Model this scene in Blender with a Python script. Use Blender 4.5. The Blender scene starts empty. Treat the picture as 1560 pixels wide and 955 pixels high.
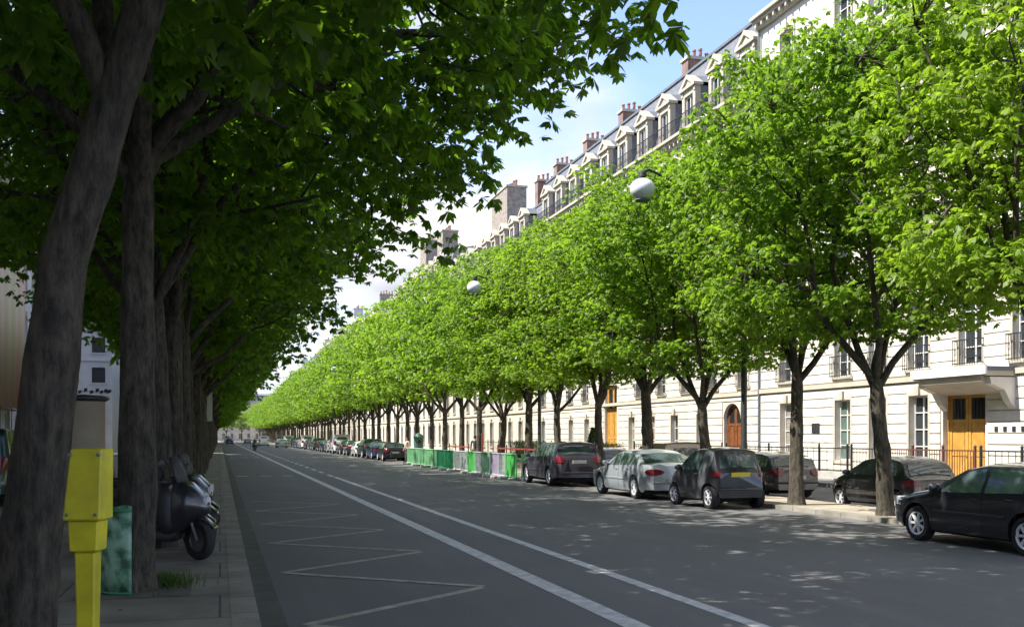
import bpy, bmesh, math, random
import numpy as np
from mathutils import Vector, Matrix

# ------------------------------------------------------------------ camera, sky, sun
sc = bpy.context.scene
R = math.radians
TH = math.atan(445 / 1560)
cam = bpy.data.cameras.new("camera")
cam.sensor_width = 36; cam.lens = 36.0
cam.shift_x = 0.0; cam.shift_y = (665 - 477.5) / 1560
cam.clip_start = 0.1; cam.clip_end = 6000
camo = bpy.data.objects.new("camera", cam)
sc.collection.objects.link(camo)
camo.location = (0, 0, 1.8)
camo.rotation_euler = (R(90), 0, -TH)
sc.camera = camo

SUN_EL = R(51)
SUN_DIR = Vector((-1, 0.10, 0)).normalized() * math.cos(SUN_EL) + Vector((0, 0, math.sin(SUN_EL)))
w = bpy.data.worlds.new("World"); sc.world = w; w.use_nodes = True
nt = w.node_tree; N = nt.nodes; Lk = nt.links
bg = N["Background"]; bg.inputs[1].default_value = 0.14
sky = N.new("ShaderNodeTexSky"); sky.sky_type = 'NISHITA'; sky.sun_disc = False
sky.sun_elevation = SUN_EL
sky.sun_rotation = math.atan2(SUN_DIR.x, SUN_DIR.y)
sky.air_density = 0.9; sky.dust_density = 0.15; sky.ozone_density = 3.0
tc = N.new("ShaderNodeTexCoord")
mp = N.new("ShaderNodeMapping"); mp.inputs['Scale'].default_value = (1, 1, 1.9); mp.inputs['Location'].default_value = (1.35, 0.6, 0.3)
n1 = N.new("ShaderNodeTexNoise"); n1.inputs['Scale'].default_value = 2.6; n1.inputs['Detail'].default_value = 9; n1.inputs['Roughness'].default_value = 0.52
cr = N.new("ShaderNodeValToRGB"); cr.color_ramp.elements[0].position = 0.41; cr.color_ramp.elements[1].position = 0.58
cr.color_ramp.elements[0].color = (0, 0, 0, 1); cr.color_ramp.elements[1].color = (1, 1, 1, 1)
n2 = N.new("ShaderNodeTexNoise"); n2.inputs['Scale'].default_value = 5; n2.inputs['Detail'].default_value = 6
cr2 = N.new("ShaderNodeValToRGB"); cr2.color_ramp.elements[0].position = 0.38; cr2.color_ramp.elements[1].position = 0.58
cr2.color_ramp.elements[0].color = (1.35, 1.45, 1.8, 1); cr2.color_ramp.elements[1].color = (2.6, 2.58, 2.55, 1)
mixc = N.new("ShaderNodeMix"); mixc.data_type = 'RGBA'
Lk.new(tc.outputs['Generated'], mp.inputs['Vector']); Lk.new(mp.outputs[0], n1.inputs['Vector']); Lk.new(mp.outputs[0], n2.inputs['Vector'])
Lk.new(n1.outputs['Fac'], cr.inputs['Fac']); Lk.new(n2.outputs['Fac'], cr2.inputs['Fac'])
Lk.new(cr.outputs['Color'], mixc.inputs['Factor']); tint = N.new('ShaderNodeMix'); tint.data_type = 'RGBA'; tint.blend_type = 'MULTIPLY'; tint.inputs['Factor'].default_value = 1; tint.inputs['B'].default_value = (.92, .82, .92, 1); Lk.new(sky.outputs['Color'], tint.inputs['A']); Lk.new(tint.outputs['Result'], mixc.inputs['A']); Lk.new(cr2.outputs['Color'], mixc.inputs['B'])
Lk.new(mixc.outputs['Result'], bg.inputs['Color'])

sd = bpy.data.lights.new("sun", 'SUN'); sd.energy = 3.3; sd.angle = R(0.53); sd.color = (1, 0.955, 0.88)
so = bpy.data.objects.new("sun", sd); sc.collection.objects.link(so)
so.rotation_euler = SUN_DIR.to_track_quat('Z', 'Y').to_euler(); so.location = (-20, 20, 60)

sc.view_settings.view_transform = 'Standard'
try: sc.view_settings.look = 'None'
except Exception: pass
sc.view_settings.exposure = 1.68; sc.view_settings.gamma = 1
sc.render.engine = 'CYCLES'
sc.cycles.max_bounces = 9; sc.cycles.transmission_bounces = 6; sc.cycles.diffuse_bounces = 8; sc.cycles.glossy_bounces = 3
sc.cycles.use_denoising = True
sc.cycles.use_adaptive_sampling = True; sc.cycles.adaptive_threshold = 0.02
sc.cycles.sample_clamp_indirect = 6

rnd = random.Random(7)
C = sc.collection

# ------------------------------------------------------------------ materials
def new_mat(name):
    m = bpy.data.materials.new(name); m.use_nodes = True
    return m, m.node_tree.nodes, m.node_tree.links, m.node_tree.nodes["Principled BSDF"]

def mat(name, col, rough=0.6, metal=0.0, var=0.12, scale=3.0, bump=0.0, bscale=20.0, coat=0.0, spec=0.5, col2=None, detail=5):
    m, n, l, b = new_mat(name)
    b.inputs['Roughness'].default_value = rough; b.inputs['Metallic'].default_value = metal
    b.inputs['Coat Weight'].default_value = coat; b.inputs['Coat Roughness'].default_value = 0.04
    b.inputs['Specular IOR Level'].default_value = spec
    t = n.new("ShaderNodeTexCoord"); no = n.new("ShaderNodeTexNoise"); no.inputs['Scale'].default_value = scale; no.inputs['Detail'].default_value = detail
    l.new(t.outputs['Object'], no.inputs['Vector'])
    r = n.new("ShaderNodeValToRGB"); r.color_ramp.elements[0].position = 0.3; r.color_ramp.elements[1].position = 0.7
    c2 = col2 or tuple(min(1, c * (1 + var)) for c in col)
    r.color_ramp.elements[0].color = (*[c * (1 - var) for c in col], 1); r.color_ramp.elements[1].color = (*c2, 1)
    l.new(no.outputs['Fac'], r.inputs['Fac']); l.new(r.outputs['Color'], b.inputs['Base Color'])
    if bump:
        nb = n.new("ShaderNodeTexNoise"); nb.inputs['Scale'].default_value = bscale; nb.inputs['Detail'].default_value = 6
        bp = n.new("ShaderNodeBump"); bp.inputs['Strength'].default_value = bump; bp.inputs['Distance'].default_value = 0.02
        l.new(t.outputs['Object'], nb.inputs['Vector']); l.new(nb.outputs['Fac'], bp.inputs['Height']); l.new(bp.outputs[0], b.inputs['Normal'])
    return m

def mat_asphalt(name, c1, c2, patch):
    m, n, l, b = new_mat(name)
    g = n.new("ShaderNodeNewGeometry")
    a = n.new("ShaderNodeTexNoise"); a.inputs['Scale'].default_value = 0.35; a.inputs['Detail'].default_value = 4
    st = n.new("ShaderNodeMapping"); st.inputs['Scale'].default_value = (1.6, 0.12, 1)
    f = n.new("ShaderNodeTexNoise"); f.inputs['Scale'].default_value = 60; f.inputs['Detail'].default_value = 3
    s = n.new("ShaderNodeTexNoise"); s.inputs['Scale'].default_value = 1.2; s.inputs['Detail'].default_value = 5
    l.new(g.outputs['Position'], a.inputs['Vector']); l.new(g.outputs['Position'], f.inputs['Vector'])
    l.new(g.outputs['Position'], st.inputs['Vector']); l.new(st.outputs[0], s.inputs['Vector'])
    r = n.new("ShaderNodeValToRGB"); r.color_ramp.elements[0].position = .3; r.color_ramp.elements[1].position = .7
    r.color_ramp.elements[0].color = (*c1, 1); r.color_ramp.elements[1].color = (*c2, 1)
    l.new(a.outputs['Fac'], r.inputs['Fac'])
    m1 = n.new("ShaderNodeMix"); m1.data_type = 'RGBA'; m1.blend_type = 'MULTIPLY'; m1.inputs['Factor'].default_value = 0.75
    r2 = n.new("ShaderNodeValToRGB"); r2.color_ramp.elements[0].position = .25; r2.color_ramp.elements[1].position = .75
    r2.color_ramp.elements[0].color = (.55, .55, .55, 1); r2.color_ramp.elements[1].color = (1.3, 1.3, 1.3, 1)
    l.new(f.outputs['Fac'], r2.inputs['Fac']); l.new(r.outputs['Color'], m1.inputs['A']); l.new(r2.outputs['Color'], m1.inputs['B'])
    m2 = n.new("ShaderNodeMix"); m2.data_type = 'RGBA'; m2.blend_type = 'MIX'
    r3 = n.new("ShaderNodeValToRGB"); r3.color_ramp.elements[0].position = .5; r3.color_ramp.elements[1].position = .75
    r3.color_ramp.elements[0].color = (0, 0, 0, 1); r3.color_ramp.elements[1].color = (.55, .55, .55, 1)
    l.new(s.outputs['Fac'], r3.inputs['Fac']); l.new(r3.outputs['Color'], m2.inputs['Factor'])
    l.new(m1.outputs['Result'], m2.inputs['A']); m2.inputs['B'].default_value = (*patch, 1)
    l.new(m2.outputs['Result'], b.inputs['Base Color'])
    b.inputs['Roughness'].default_value = .8; b.inputs['Specular IOR Level'].default_value = .35
    bp = n.new("ShaderNodeBump"); bp.inputs['Strength'].default_value = .35; bp.inputs['Distance'].default_value = .008
    l.new(f.outputs['Fac'], bp.inputs['Height']); l.new(bp.outputs[0], b.inputs['Normal'])
    return m

def mat_slabs(name, c1, c2, bw, bh, mortar=(.06, .058, .055), ms=.012, rough=.85):
    m, n, l, b = new_mat(name)
    g = n.new("ShaderNodeNewGeometry")
    br = n.new("ShaderNodeTexBrick"); br.inputs['Scale'].default_value = 1; br.inputs['Brick Width'].default_value = bw; br.inputs['Row Height'].default_value = bh
    br.inputs['Mortar Size'].default_value = ms; br.inputs['Color1'].default_value = (*c1, 1); br.inputs['Color2'].default_value = (*c2, 1); br.inputs['Mortar'].default_value = (*mortar, 1)
    l.new(g.outputs['Position'], br.inputs['Vector'])
    a = n.new("ShaderNodeTexNoise"); a.inputs['Scale'].default_value = 1.3; a.inputs['Detail'].default_value = 7
    l.new(g.outputs['Position'], a.inputs['Vector'])
    r = n.new("ShaderNodeValToRGB"); r.color_ramp.elements[0].position = .3; r.color_ramp.elements[1].position = .7
    r.color_ramp.elements[0].color = (.6, .6, .58, 1); r.color_ramp.elements[1].color = (1.2, 1.2, 1.2, 1)
    l.new(a.outputs['Fac'], r.inputs['Fac'])
    mx = n.new("ShaderNodeMix"); mx.data_type = 'RGBA'; mx.blend_type = 'MULTIPLY'; mx.inputs['Factor'].default_value = .9
    l.new(br.outputs['Color'], mx.inputs['A']); l.new(r.outputs['Color'], mx.inputs['B']); l.new(mx.outputs['Result'], b.inputs['Base Color'])
    b.inputs['Roughness'].default_value = rough
    return m

def mat_leaf(name, ca, cb, tr=0.45, rough=.45):
    """two greens mixed clump by clump, plus light passing through the blade"""
    m, n, l, b = new_mat(name)
    g = n.new("ShaderNodeNewGeometry"); oi = n.new("ShaderNodeObjectInfo")
    a = n.new("ShaderNodeTexNoise"); a.inputs['Scale'].default_value = 0.9; a.inputs['Detail'].default_value = 3
    l.new(g.outputs['Position'], a.inputs['Vector'])
    ad = n.new("ShaderNodeMath"); ad.operation = 'MULTIPLY_ADD'; ad.inputs[1].default_value = .35; l.new(g.outputs['Random Per Island'], ad.inputs[0])
    ad2 = n.new("ShaderNodeMath"); ad2.operation = 'MULTIPLY_ADD'; ad2.inputs[1].default_value = .25; l.new(oi.outputs['Random'], ad2.inputs[0]); l.new(ad.outputs[0], ad2.inputs[2])
    sb = n.new("ShaderNodeMath"); sb.operation = 'SUBTRACT'; sb.inputs[1].default_value = .3; l.new(a.outputs['Fac'], sb.inputs[0]); l.new(sb.outputs[0], ad.inputs[2])
    r = n.new("ShaderNodeValToRGB"); r.color_ramp.elements[0].position = .1; r.color_ramp.elements[1].position = .8
    r.color_ramp.elements[0].color = (*ca, 1); r.color_ramp.elements[1].color = (*cb, 1)
    l.new(ad2.outputs[0], r.inputs['Fac']); l.new(r.outputs['Color'], b.inputs['Base Color'])
    b.inputs['Roughness'].default_value = rough; b.inputs['Specular IOR Level'].default_value = .35
    tl = n.new("ShaderNodeBsdfTranslucent")
    mulc = n.new("ShaderNodeMix"); mulc.data_type = 'RGBA'; mulc.blend_type = 'MULTIPLY'; mulc.inputs['Factor'].default_value = 1
    l.new(r.outputs['Color'], mulc.inputs['A']); mulc.inputs['B'].default_value = (1.65, 1.8, .6, 1)
    l.new(mulc.outputs['Result'], tl.inputs['Color'])
    ms = n.new("ShaderNodeMixShader"); ms.inputs['Fac'].default_value = tr
    out = n["Material Output"]
    l.new(b.outputs[0], ms.inputs[1]); l.new(tl.outputs[0], ms.inputs[2]); l.new(ms.outputs[0], out.inputs['Surface'])
    return m

def mat_bark(name, c1, c2):
    m, n, l, b = new_mat(name)
    t = n.new("ShaderNodeTexCoord"); mpn = n.new("ShaderNodeMapping"); mpn.inputs['Scale'].default_value = (9, 9, 3.0)
    a = n.new("ShaderNodeTexNoise"); a.inputs['Scale'].default_value = 1.6; a.inputs['Detail'].default_value = 8; a.inputs['Roughness'].default_value = .65
    v = n.new("ShaderNodeTexNoise"); v.inputs['Scale'].default_value = 1.1; v.inputs['Detail'].default_value = 5
    l.new(t.outputs['Object'], mpn.inputs['Vector']); l.new(mpn.outputs[0], a.inputs['Vector']); l.new(t.outputs['Object'], v.inputs['Vector'])
    r = n.new("ShaderNodeValToRGB"); r.color_ramp.elements[0].position = .35; r.color_ramp.elements[1].position = .68
    r.color_ramp.elements[0].color = (*c1, 1); r.color_ramp.elements[1].color = (*c2, 1)
    l.new(a.outputs['Fac'], r.inputs['Fac'])
    mx = n.new("ShaderNodeMix"); mx.data_type = 'RGBA'; mx.blend_type = 'MULTIPLY'; mx.inputs['Factor'].default_value = .8
    r2 = n.new("ShaderNodeValToRGB"); r2.color_ramp.elements[0].position = .3; r2.color_ramp.elements[1].position = .7
    r2.color_ramp.elements[0].color = (.55, .6, .5, 1); r2.color_ramp.elements[1].color = (1.25, 1.2, 1.15, 1)
    l.new(v.outputs['Fac'], r2.inputs['Fac']); l.new(r.outputs['Color'], mx.inputs['A']); l.new(r2.outputs['Color'], mx.inputs['B'])
    l.new(mx.outputs['Result'], b.inputs['Base Color']); b.inputs['Roughness'].default_value = .9
    bp = n.new("ShaderNodeBump"); bp.inputs['Strength'].default_value = 1.0; bp.inputs['Distance'].default_value = .05
    l.new(a.outputs['Fac'], bp.inputs['Height']); l.new(bp.outputs[0], b.inputs['Normal'])
    return m

M = {}
M['asphalt'] = mat_asphalt('asphalt', (.125, .122, .120), (.155, .151, .148), (.17, .166, .163))
M['asphalt_side'] = mat_asphalt('asphalt_side', (.12, .117, .112), (.16, .157, .15), (.18, .176, .17))
M['asphalt_dark'] = mat_asphalt('asphalt_dark', (.108, .106, .104), (.135, .132, .129), (.145, .142, .14))
M['pave_left'] = mat_slabs('pave_left', (.205, .19, .16), (.235, .22, .185), 3.2, 1.4, (.07, .067, .06))
M['kerbstone'] = mat_slabs('kerbstone', (.24, .225, .19), (.27, .25, .215), 9, 1.0, (.06, .06, .05))
M['gutter'] = mat('gutter', (.082, .086, .07), .85, var=.3, scale=2.5, bump=.3, bscale=40)
M['strip'] = mat('strip', (.30, .265, .21), .9, var=.3, scale=1.6, bump=.3, bscale=25)
M['pave_right'] = mat_slabs('pave_right', (.26, .25, .23), (.30, .285, .26), 1.2, .8)
M['earth'] = mat('earth', (.12, .11, .09), .95, var=.3)
M['white_line'] = mat('white_line', (.50, .50, .49), .7, var=.3, scale=6, col2=(.64, .64, .63), detail=9)
M['cream_line'] = mat('cream_line', (.30, .29, .23), .75, var=.35, scale=5, col2=(.46, .45, .36), detail=10)
M['stone'] = mat('stone', (.60, .56, .48), .85, var=.16, scale=1.3, bump=.15, bscale=12)
M['stone_b'] = mat('stone_b', (.55, .51, .43), .85, var=.16, scale=1.0, bump=.15, bscale=12)
M['stone_c'] = mat('stone_c', (.46, .42, .35), .85, var=.16, scale=.8, bump=.15, bscale=12)
M['stone_pale'] = mat('stone_pale', (.50, .51, .54), .8, var=.06, scale=1.0)
M['stone_trim'] = mat('stone_trim', (.44, .395, .31), .8, var=.1, scale=2.0)
M['slate'] = mat('slate', (.155, .16, .17), .5, var=.25, scale=4, bump=.3, bscale=9)
M['zinc'] = mat('zinc', (.13, .145, .165), .6, metal=.1, var=.15, scale=2)
M['brick'] = mat_slabs('brick', (.24, .13, .095), (.19, .10, .075), .24, .08, (.3, .26, .22), .012)
M['brick_pale'] = mat('brick_pale', (.27, .23, .19), .9, var=.35, scale=3.5)
M['clay'] = mat('clay', (.26, .12, .08), .85, var=.2)
M['glass'] = mat('glass', (.03, .036, .042), .08, var=.3, scale=.6, spec=.8)
M['glass_green'] = mat('glass_green', (.10, .15, .13), .12, var=.2, scale=.8, spec=.8)
M['car_glass'] = mat('car_glass', (.06, .085, .085), .05, var=.5, scale=2.5, spec=1.0)
M['white_frame'] = mat('white_frame', (.66, .65, .6), .5, var=.05)
M['shutter'] = mat('shutter', (.30, .27, .22), .7, var=.1, scale=6)
M['iron'] = mat('iron', (.035, .036, .04), .5, metal=.3, var=.2, scale=8)
M['rust_iron'] = mat('rust_iron', (.12, .045, .035), .6, var=.25, scale=5)
M['oak'] = mat('oak', (.50, .26, .055), .35, var=.22, scale=3.2, coat=.2)
M['oak_dark'] = mat('oak_dark', (.17, .06, .02), .45, var=.25, scale=4)
M['bark'] = mat_bark('bark', (.016, .014, .011), (.105, .09, .07))
M['bark_light'] = mat_bark('bark_light', (.026, .021, .016), (.125, .105, .08))
M['leaf_shade'] = mat_leaf('leaf_shade', (.06, .12, .015), (.13, .22, .026), tr=.68)  # chestnut leaf with the shade of its row put into a darker green
M['leaf_sun'] = mat_leaf('leaf_sun', (.10, .185, .026), (.23, .33, .05), tr=.55)  # same leaf, sunlight put into a brighter, yellower green
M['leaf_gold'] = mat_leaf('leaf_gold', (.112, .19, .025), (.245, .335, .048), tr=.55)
M['hedge'] = mat_leaf('hedge_leaf', (.02, .05, .01), (.05, .10, .02), tr=.25)
M['grass'] = mat_leaf('grass_blade', (.035, .07, .015), (.06, .11, .02), tr=.3)
M['dry_leaf'] = mat('dry_leaf', (.16, .12, .05), .8, var=.4)
M['yellow'] = mat('yellow', (.50, .46, .012), .45, var=.22, scale=7, coat=.1, bump=.1, bscale=30)
M['rubber'] = mat('rubber', (.018, .018, .019), .8, var=.2, scale=10)
M['under'] = mat('under', (.012, .012, .013), .9, var=.1)
M['alloy'] = mat('alloy', (.78, .78, .80), .35, metal=.1, var=.08, scale=8)
M['chrome'] = mat('chrome', (.75, .75, .77), .15, metal=1, var=.03)
M['plastic'] = mat('plastic', (.03, .03, .033), .55, var=.15, scale=8)
M['red_lens'] = mat('red_lens', (.15, .010, .018), .15, var=.1, coat=.6)
M['clear_lens'] = mat('clear_lens', (.7, .72, .74), .1, var=.05, coat=.6)
M['plate_white'] = mat('plate_white', (.6, .6, .58), .5, var=.05)
M['plate_yellow'] = mat('plate_yellow', (.62, .55, .03), .5, var=.05)
M['globe'] = mat('globe', (.72, .72, .78), .3, var=.03)
M['lamp_post'] = mat('lamp_post', (.05, .055, .05), .5, metal=.4, var=.2)
def paint(name, c, metal=.25, rough=.3):
    M[name] = mat(name, c, rough, metal=metal, var=.05, scale=2, coat=1.0)
paint('paint_black', (.020, .020, .026)); paint('paint_char', (.035, .036, .042)); paint('paint_silver', (.38, .415, .44), .35, .3)
paint('paint_plum', (.05, .042, .06)); paint('paint_white', (.7, .7, .7), 0); paint('paint_blue', (.03, .05, .13)); paint('paint_red', (.3, .02, .02), 0)
paint('paint_green', (.02, .07, .05)); paint('paint_grey', (.16, .17, .18), .5); paint('paint_beige', (.4, .36, .3), .3)
M['bar_green'] = mat('bar_green', (.20, .66, .22), .5, var=.12, scale=3)
M['bar_lime'] = mat('bar_lime', (.42, .72, .45), .5, var=.1, scale=3)
M['bar_dark'] = mat('bar_dark', (.06, .30, .15), .55, var=.2, scale=3)
M['bar_white'] = mat('bar_white', (.55, .52, .60), .5, var=.08, scale=3)
M['bar_grey'] = mat('bar_grey', (.40, .46, .42), .5, var=.25, scale=7)
M['cabinet_green'] = mat('cabinet_green', (.05, .12, .09), .5, var=.2)
M['concrete'] = mat('concrete', (.35, .34, .32), .9, var=.2)
M['red'] = mat('red', (.24, .05, .04), .5, var=.15)
M['skin'] = mat('skin', (.5, .3, .22), .6, var=.05)
M['jacket_pale'] = mat('jacket_pale', (.5, .42, .36), .8, var=.1)
M['cloth_dark'] = mat('cloth_dark', (.04, .045, .06), .85, var=.2)
M['cloth_green'] = mat('cloth_green', (.28, .36, .25), .85, var=.15)
M['hair'] = mat('hair', (.04, .025, .015), .8, var=.2)
M['beige_panel'] = mat('beige_panel', (.33, .28, .21), .75, var=.15, scale=2)
M['seat'] = mat('seat', (.022, .022, .024), .6, var=.2, scale=9, bump=.1)
M['scoot_grey'] = mat('scoot_grey', (.10, .10, .11), .35, var=.1, coat=.6)

def mat_mottle():
    m, n, l, b = new_mat('mottled_green')
    t = n.new("ShaderNodeTexCoord"); v = n.new("ShaderNodeTexNoise"); v.inputs['Scale'].default_value = 7; v.inputs['Detail'].default_value = 2.5
    l.new(t.outputs['Object'], v.inputs['Vector'])
    r = n.new("ShaderNodeValToRGB"); e = r.color_ramp.elements
    e[0].position = .36; e[0].color = (.04, .11, .06, 1); e[1].position = .5; e[1].color = (.17, .36, .23, 1)
    x = e.new(.62); x.color = (.30, .50, .37, 1)
    l.new(v.outputs['Fac'], r.inputs['Fac']); l.new(r.outputs['Color'], b.inputs['Base Color']); b.inputs['Roughness'].default_value = .5
    return m
M['mottled'] = mat_mottle()

def mat_tarp():
    m, n, l, b = new_mat('printed_tarpaulin')
    t = n.new("ShaderNodeTexCoord"); mpn = n.new("ShaderNodeMapping"); mpn.inputs['Scale'].default_value = (1, .35, .05)
    v = n.new("ShaderNodeTexNoise"); v.inputs['Scale'].default_value = 1.0; v.inputs['Detail'].default_value = 2
    l.new(t.outputs['Object'], mpn.inputs['Vector']); l.new(mpn.outputs[0], v.inputs['Vector'])
    r = n.new("ShaderNodeValToRGB"); e = r.color_ramp.elements
    e[0].position = .35; e[0].color = (.50, .13, .08, 1); e[1].position = .62; e[1].color = (.34, .30, .12, 1)
    x = e.new(.5); x.color = (.42, .26, .20, 1)
    l.new(v.outputs['Fac'], r.inputs['Fac']); l.new(r.outputs['Color'], b.inputs['Base Color']); b.inputs['Roughness'].default_value = .6
    return m
M['tarp'] = mat_tarp()

# ------------------------------------------------------------------ mesh builder
class MB:
    def __init__(s): s.v = []; s.f = []; s.m = []; s.mats = []
    def mi(s, m):
        if m not in s.mats: s.mats.append(m)
        return s.mats.index(m)
    def add(s, vs, fs, m):
        o = len(s.v); s.v += [tuple(map(float, v)) for v in vs]; k = s.mi(m)
        for f in fs: s.f.append(tuple(i + o for i in f)); s.m.append(k)
        return s
    def box(s, x0, x1, y0, y1, z0, z1, m, skip=''):
        v = [(x0, y0, z0), (x1, y0, z0), (x1, y1, z0), (x0, y1, z0), (x0, y0, z1), (x1, y0, z1), (x1, y1, z1), (x0, y1, z1)]
        F = {'b': (0, 3, 2, 1), 't': (4, 5, 6, 7), 's': (0, 1, 5, 4), 'e': (1, 2, 6, 5), 'n': (2, 3, 7, 6), 'w': (3, 0, 4, 7)}
        return s.add(v, [F[k] for k in F if k not in skip], m)
    def cbox(s, x0, x1, y0, y1, z0, z1, m, c=.02):
        """box with chamfered upright edges and top"""
        pts = [(x0 + c, y0), (x1 - c, y0), (x1, y0 + c), (x1, y1 - c), (x1 - c, y1), (x0 + c, y1), (x0, y1 - c), (x0, y0 + c)]
        cx, cy = (x0 + x1) / 2, (y0 + y1) / 2
        kx = 1 - c / max(abs(x1 - x0) / 2, 1e-3); ky = 1 - c / max(abs(y1 - y0) / 2, 1e-3)
        rings = [[(cx + (p[0] - cx) * kx, cy + (p[1] - cy) * ky, z0) for p in pts], [(p[0], p[1], z0 + c) for p in pts], [(p[0], p[1], z1 - c) for p in pts],
                 [(cx + (p[0] - cx) * kx, cy + (p[1] - cy) * ky, z1) for p in pts]]
        return s.rings(rings, m, True, True)
    def rings(s, rings, m, cap0=True, cap1=True, closed=True):
        n = len(rings[0]); vs = [p for r in rings for p in r]; fs = []
        for i in range(len(rings) - 1):
            for j in range(n if closed else n - 1):
                a = i * n + j; b = i * n + (j + 1) % n
                fs.append((a, b, b + n, a + n))
        if cap0: fs.append(tuple(range(n - 1, -1, -1)))
        if cap1: fs.append(tuple((len(rings) - 1) * n + j for j in range(n)))
        return s.add(vs, fs, m)
    def tube(s, pts, rad, m, n=8, cap=True):
        pts = [Vector(p) for p in pts]
        if not hasattr(rad, '__len__'): rad = [rad] * len(pts)
        rings = []; up = Vector((0, 0, 1)); prev = None
        for i, p in enumerate(pts):
            d = (pts[min(i + 1, len(pts) - 1)] - pts[max(i - 1, 0)]).normalized()
            if prev is None:
                a = d.cross(Vector((1, 0, 0)) if abs(d.x) < .9 else Vector((0, 1, 0))).normalized()
            else: a = (prev - d * prev.dot(d)).normalized()
            prev = a; b = d.cross(a)
            rings.append([p + (a * math.cos(t) + b * math.sin(t)) * rad[i] for t in [2 * math.pi * k / n for k in range(n)]])
        return s.rings(rings, m, cap, cap)
    def lathe(s, prof, m, n=20, c=(0, 0, 0), axis='z', cap=True):
        rings = []
        for r, h in prof:
            ring = []
            for k in range(n):
                t = 2 * math.pi * k / n; x, y = r * math.cos(t), r * math.sin(t)
                if axis == 'z': q = (x, y, h)
                elif axis == 'y': q = (y, h, x)
                else: q = (h, x, y)
                ring.append((q[0] + c[0], q[1] + c[1], q[2] + c[2]))
            rings.append(ring)
        return s.rings(rings, m, cap, cap)
    def loft(s, secs, m, n=14, p=2.6):
        """blob along x: secs (x, y, z, half_y, half_z)"""
        rings = []
        for x, y, z, hy, hz in secs:
            ring = []
            for k in range(n):
                t = 2 * math.pi * k / n; c, q = math.cos(t), math.sin(t)
                ring.append((x, y + hy * math.copysign(abs(c) ** (2 / p), c), z + hz * math.copysign(abs(q) ** (2 / p), q)))
            rings.append(ring)
        return s.rings(rings, m, True, True)
    def build(s, name, parent=None, smooth=None):
        me = bpy.data.meshes.new(name); me.from_pydata(s.v, [], s.f)
        for m in s.mats: me.materials.append(M[m])
        if len(s.mats) > 1: me.polygons.foreach_set('material_index', s.m)
        if smooth:
            me.polygons.foreach_set('use_smooth', [True] * len(me.polygons))
            try: me.set_sharp_from_angle(angle=R(smooth))
            except Exception: pass
        me.update()
        o = bpy.data.objects.new(name, me); C.objects.link(o)
        if parent: o.parent = parent
        return o

def tag(o, label=None, cat=None, group=None, kind=None):
    if label: o['label'] = label
    if cat: o['category'] = cat
    if group: o['group'] = group
    if kind: o['kind'] = kind
    return o
def empty(name, loc=(0, 0, 0), rz=0):
    o = bpy.data.objects.new(name, None); C.objects.link(o); o.location = loc; o.rotation_euler = (0, 0, rz); o.empty_display_size = .2
    return o
def kids(o): return KID.get(o.name) or [c for c in bpy.data.objects if c.parent == o]
KID = {}
def copy_tree(o, parent=None):
    if o.name not in KID: KID[o.name] = [c for c in bpy.data.objects if c.parent == o]
    c = o.copy(); C.objects.link(c); c.parent = parent
    for ch in KID[o.name]: copy_tree(ch, c)
    return c

# ------------------------------------------------------------------ ground, road, pavements
Y0, Y1 = -40, 520
def slab(name, x0, x1, z, m, bottom=-.3, y0=Y0, y1=Y1, skip='b'):
    return tag(MB().box(x0, x1, y0, y1, bottom, z, m, skip).build(name), kind='structure')
tag(MB().add([(-2500, -2500, -.35), (2500, -2500, -.35), (2500, 2500, -.35), (-2500, 2500, -.35)], [(0, 1, 2, 3)], 'earth').build('ground'), kind='structure')
slab('road', .62, 13.35, 0, 'asphalt')
slab('gutter', .35, .62, .012, 'gutter')
slab('kerb', .10, .35, .143, 'kerbstone')
slab('pavement', -3.2, .10, .14, 'pave_left')
slab('service_road', -9, -3.2, 0, 'asphalt_side')
slab('footpath', -14.5, -9, .12, 'pave_left')
slab('kerb', 13.35, 13.6, .103, 'kerbstone')
slab('tree_strip', 13.6, 15.3, .10, 'strip'); 
slab('service_road', 15.3, 22, -.10, 'asphalt_side')
slab('pavement', 22, 30, .05, 'pave_right')

mk = MB()
def quadz(a, b, c, d, z=.004): mk.add([(*a, z), (*b, z), (*c, z), (*d, z)], [(0, 1, 2, 3)], 'white_line')
def seg(x, hw, ya, yb): quadz((x - hw, ya), (x + hw, ya), (x + hw, yb), (x - hw, yb))
for k in range(60): seg(3.80, .125, -10 + k * 7, -10 + k * 7 + 7)
for k in range(8): seg(4.93, .09, -10 + k * 7, -10 + k * 7 + 7)
y = 47
while y < 300: seg(4.93, .09, y, y + 2.2); y += 4.4
for y, xa, xb in ((48, .75, 3.4), (90, .8, 13), (93, .8, 13)):
    x = xa
    while x < xb: quadz((x, y), (x + .5, y), (x + .5, y + .45), (x, y + .45)); x += 1.0
tag(mk.build('road_markings'), kind='structure')
mk = MB(); mk.add([(7.4, 29.2, .0035), (13.3, 29.2, .0035), (13.3, 29.6, .0035), (7.4, 29.6, .0035)], [(0, 1, 2, 3)], 'asphalt_side')
mk.add([(5.2, 47.6, .0035), (13.3, 47.6, .0035), (13.3, 49.0, .0035), (5.2, 49.0, .0035)], [(0, 1, 2, 3)], 'asphalt_side')  # this and the one above: paler bands across the road
mk.add([(5.2, 58, .0035), (9.0, 58, .0035), (9.0, 66, .0035), (5.2, 66, .0035)], [(0, 1, 2, 3)], 'asphalt_dark')
mk.add([(6.1, 19.5, .0035), (7.4, 19.5, .0035), (7.4, 23.5, .0035), (6.1, 23.5, .0035)], [(0, 1, 2, 3)], 'asphalt_dark')
tag(mk.build('road_bands_patches'), kind='structure')
mk = MB()
pts = [(.78 if i % 2 else 3.06, 8.0 + i * 1.955) for i in range(-3, 12)]
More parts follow.
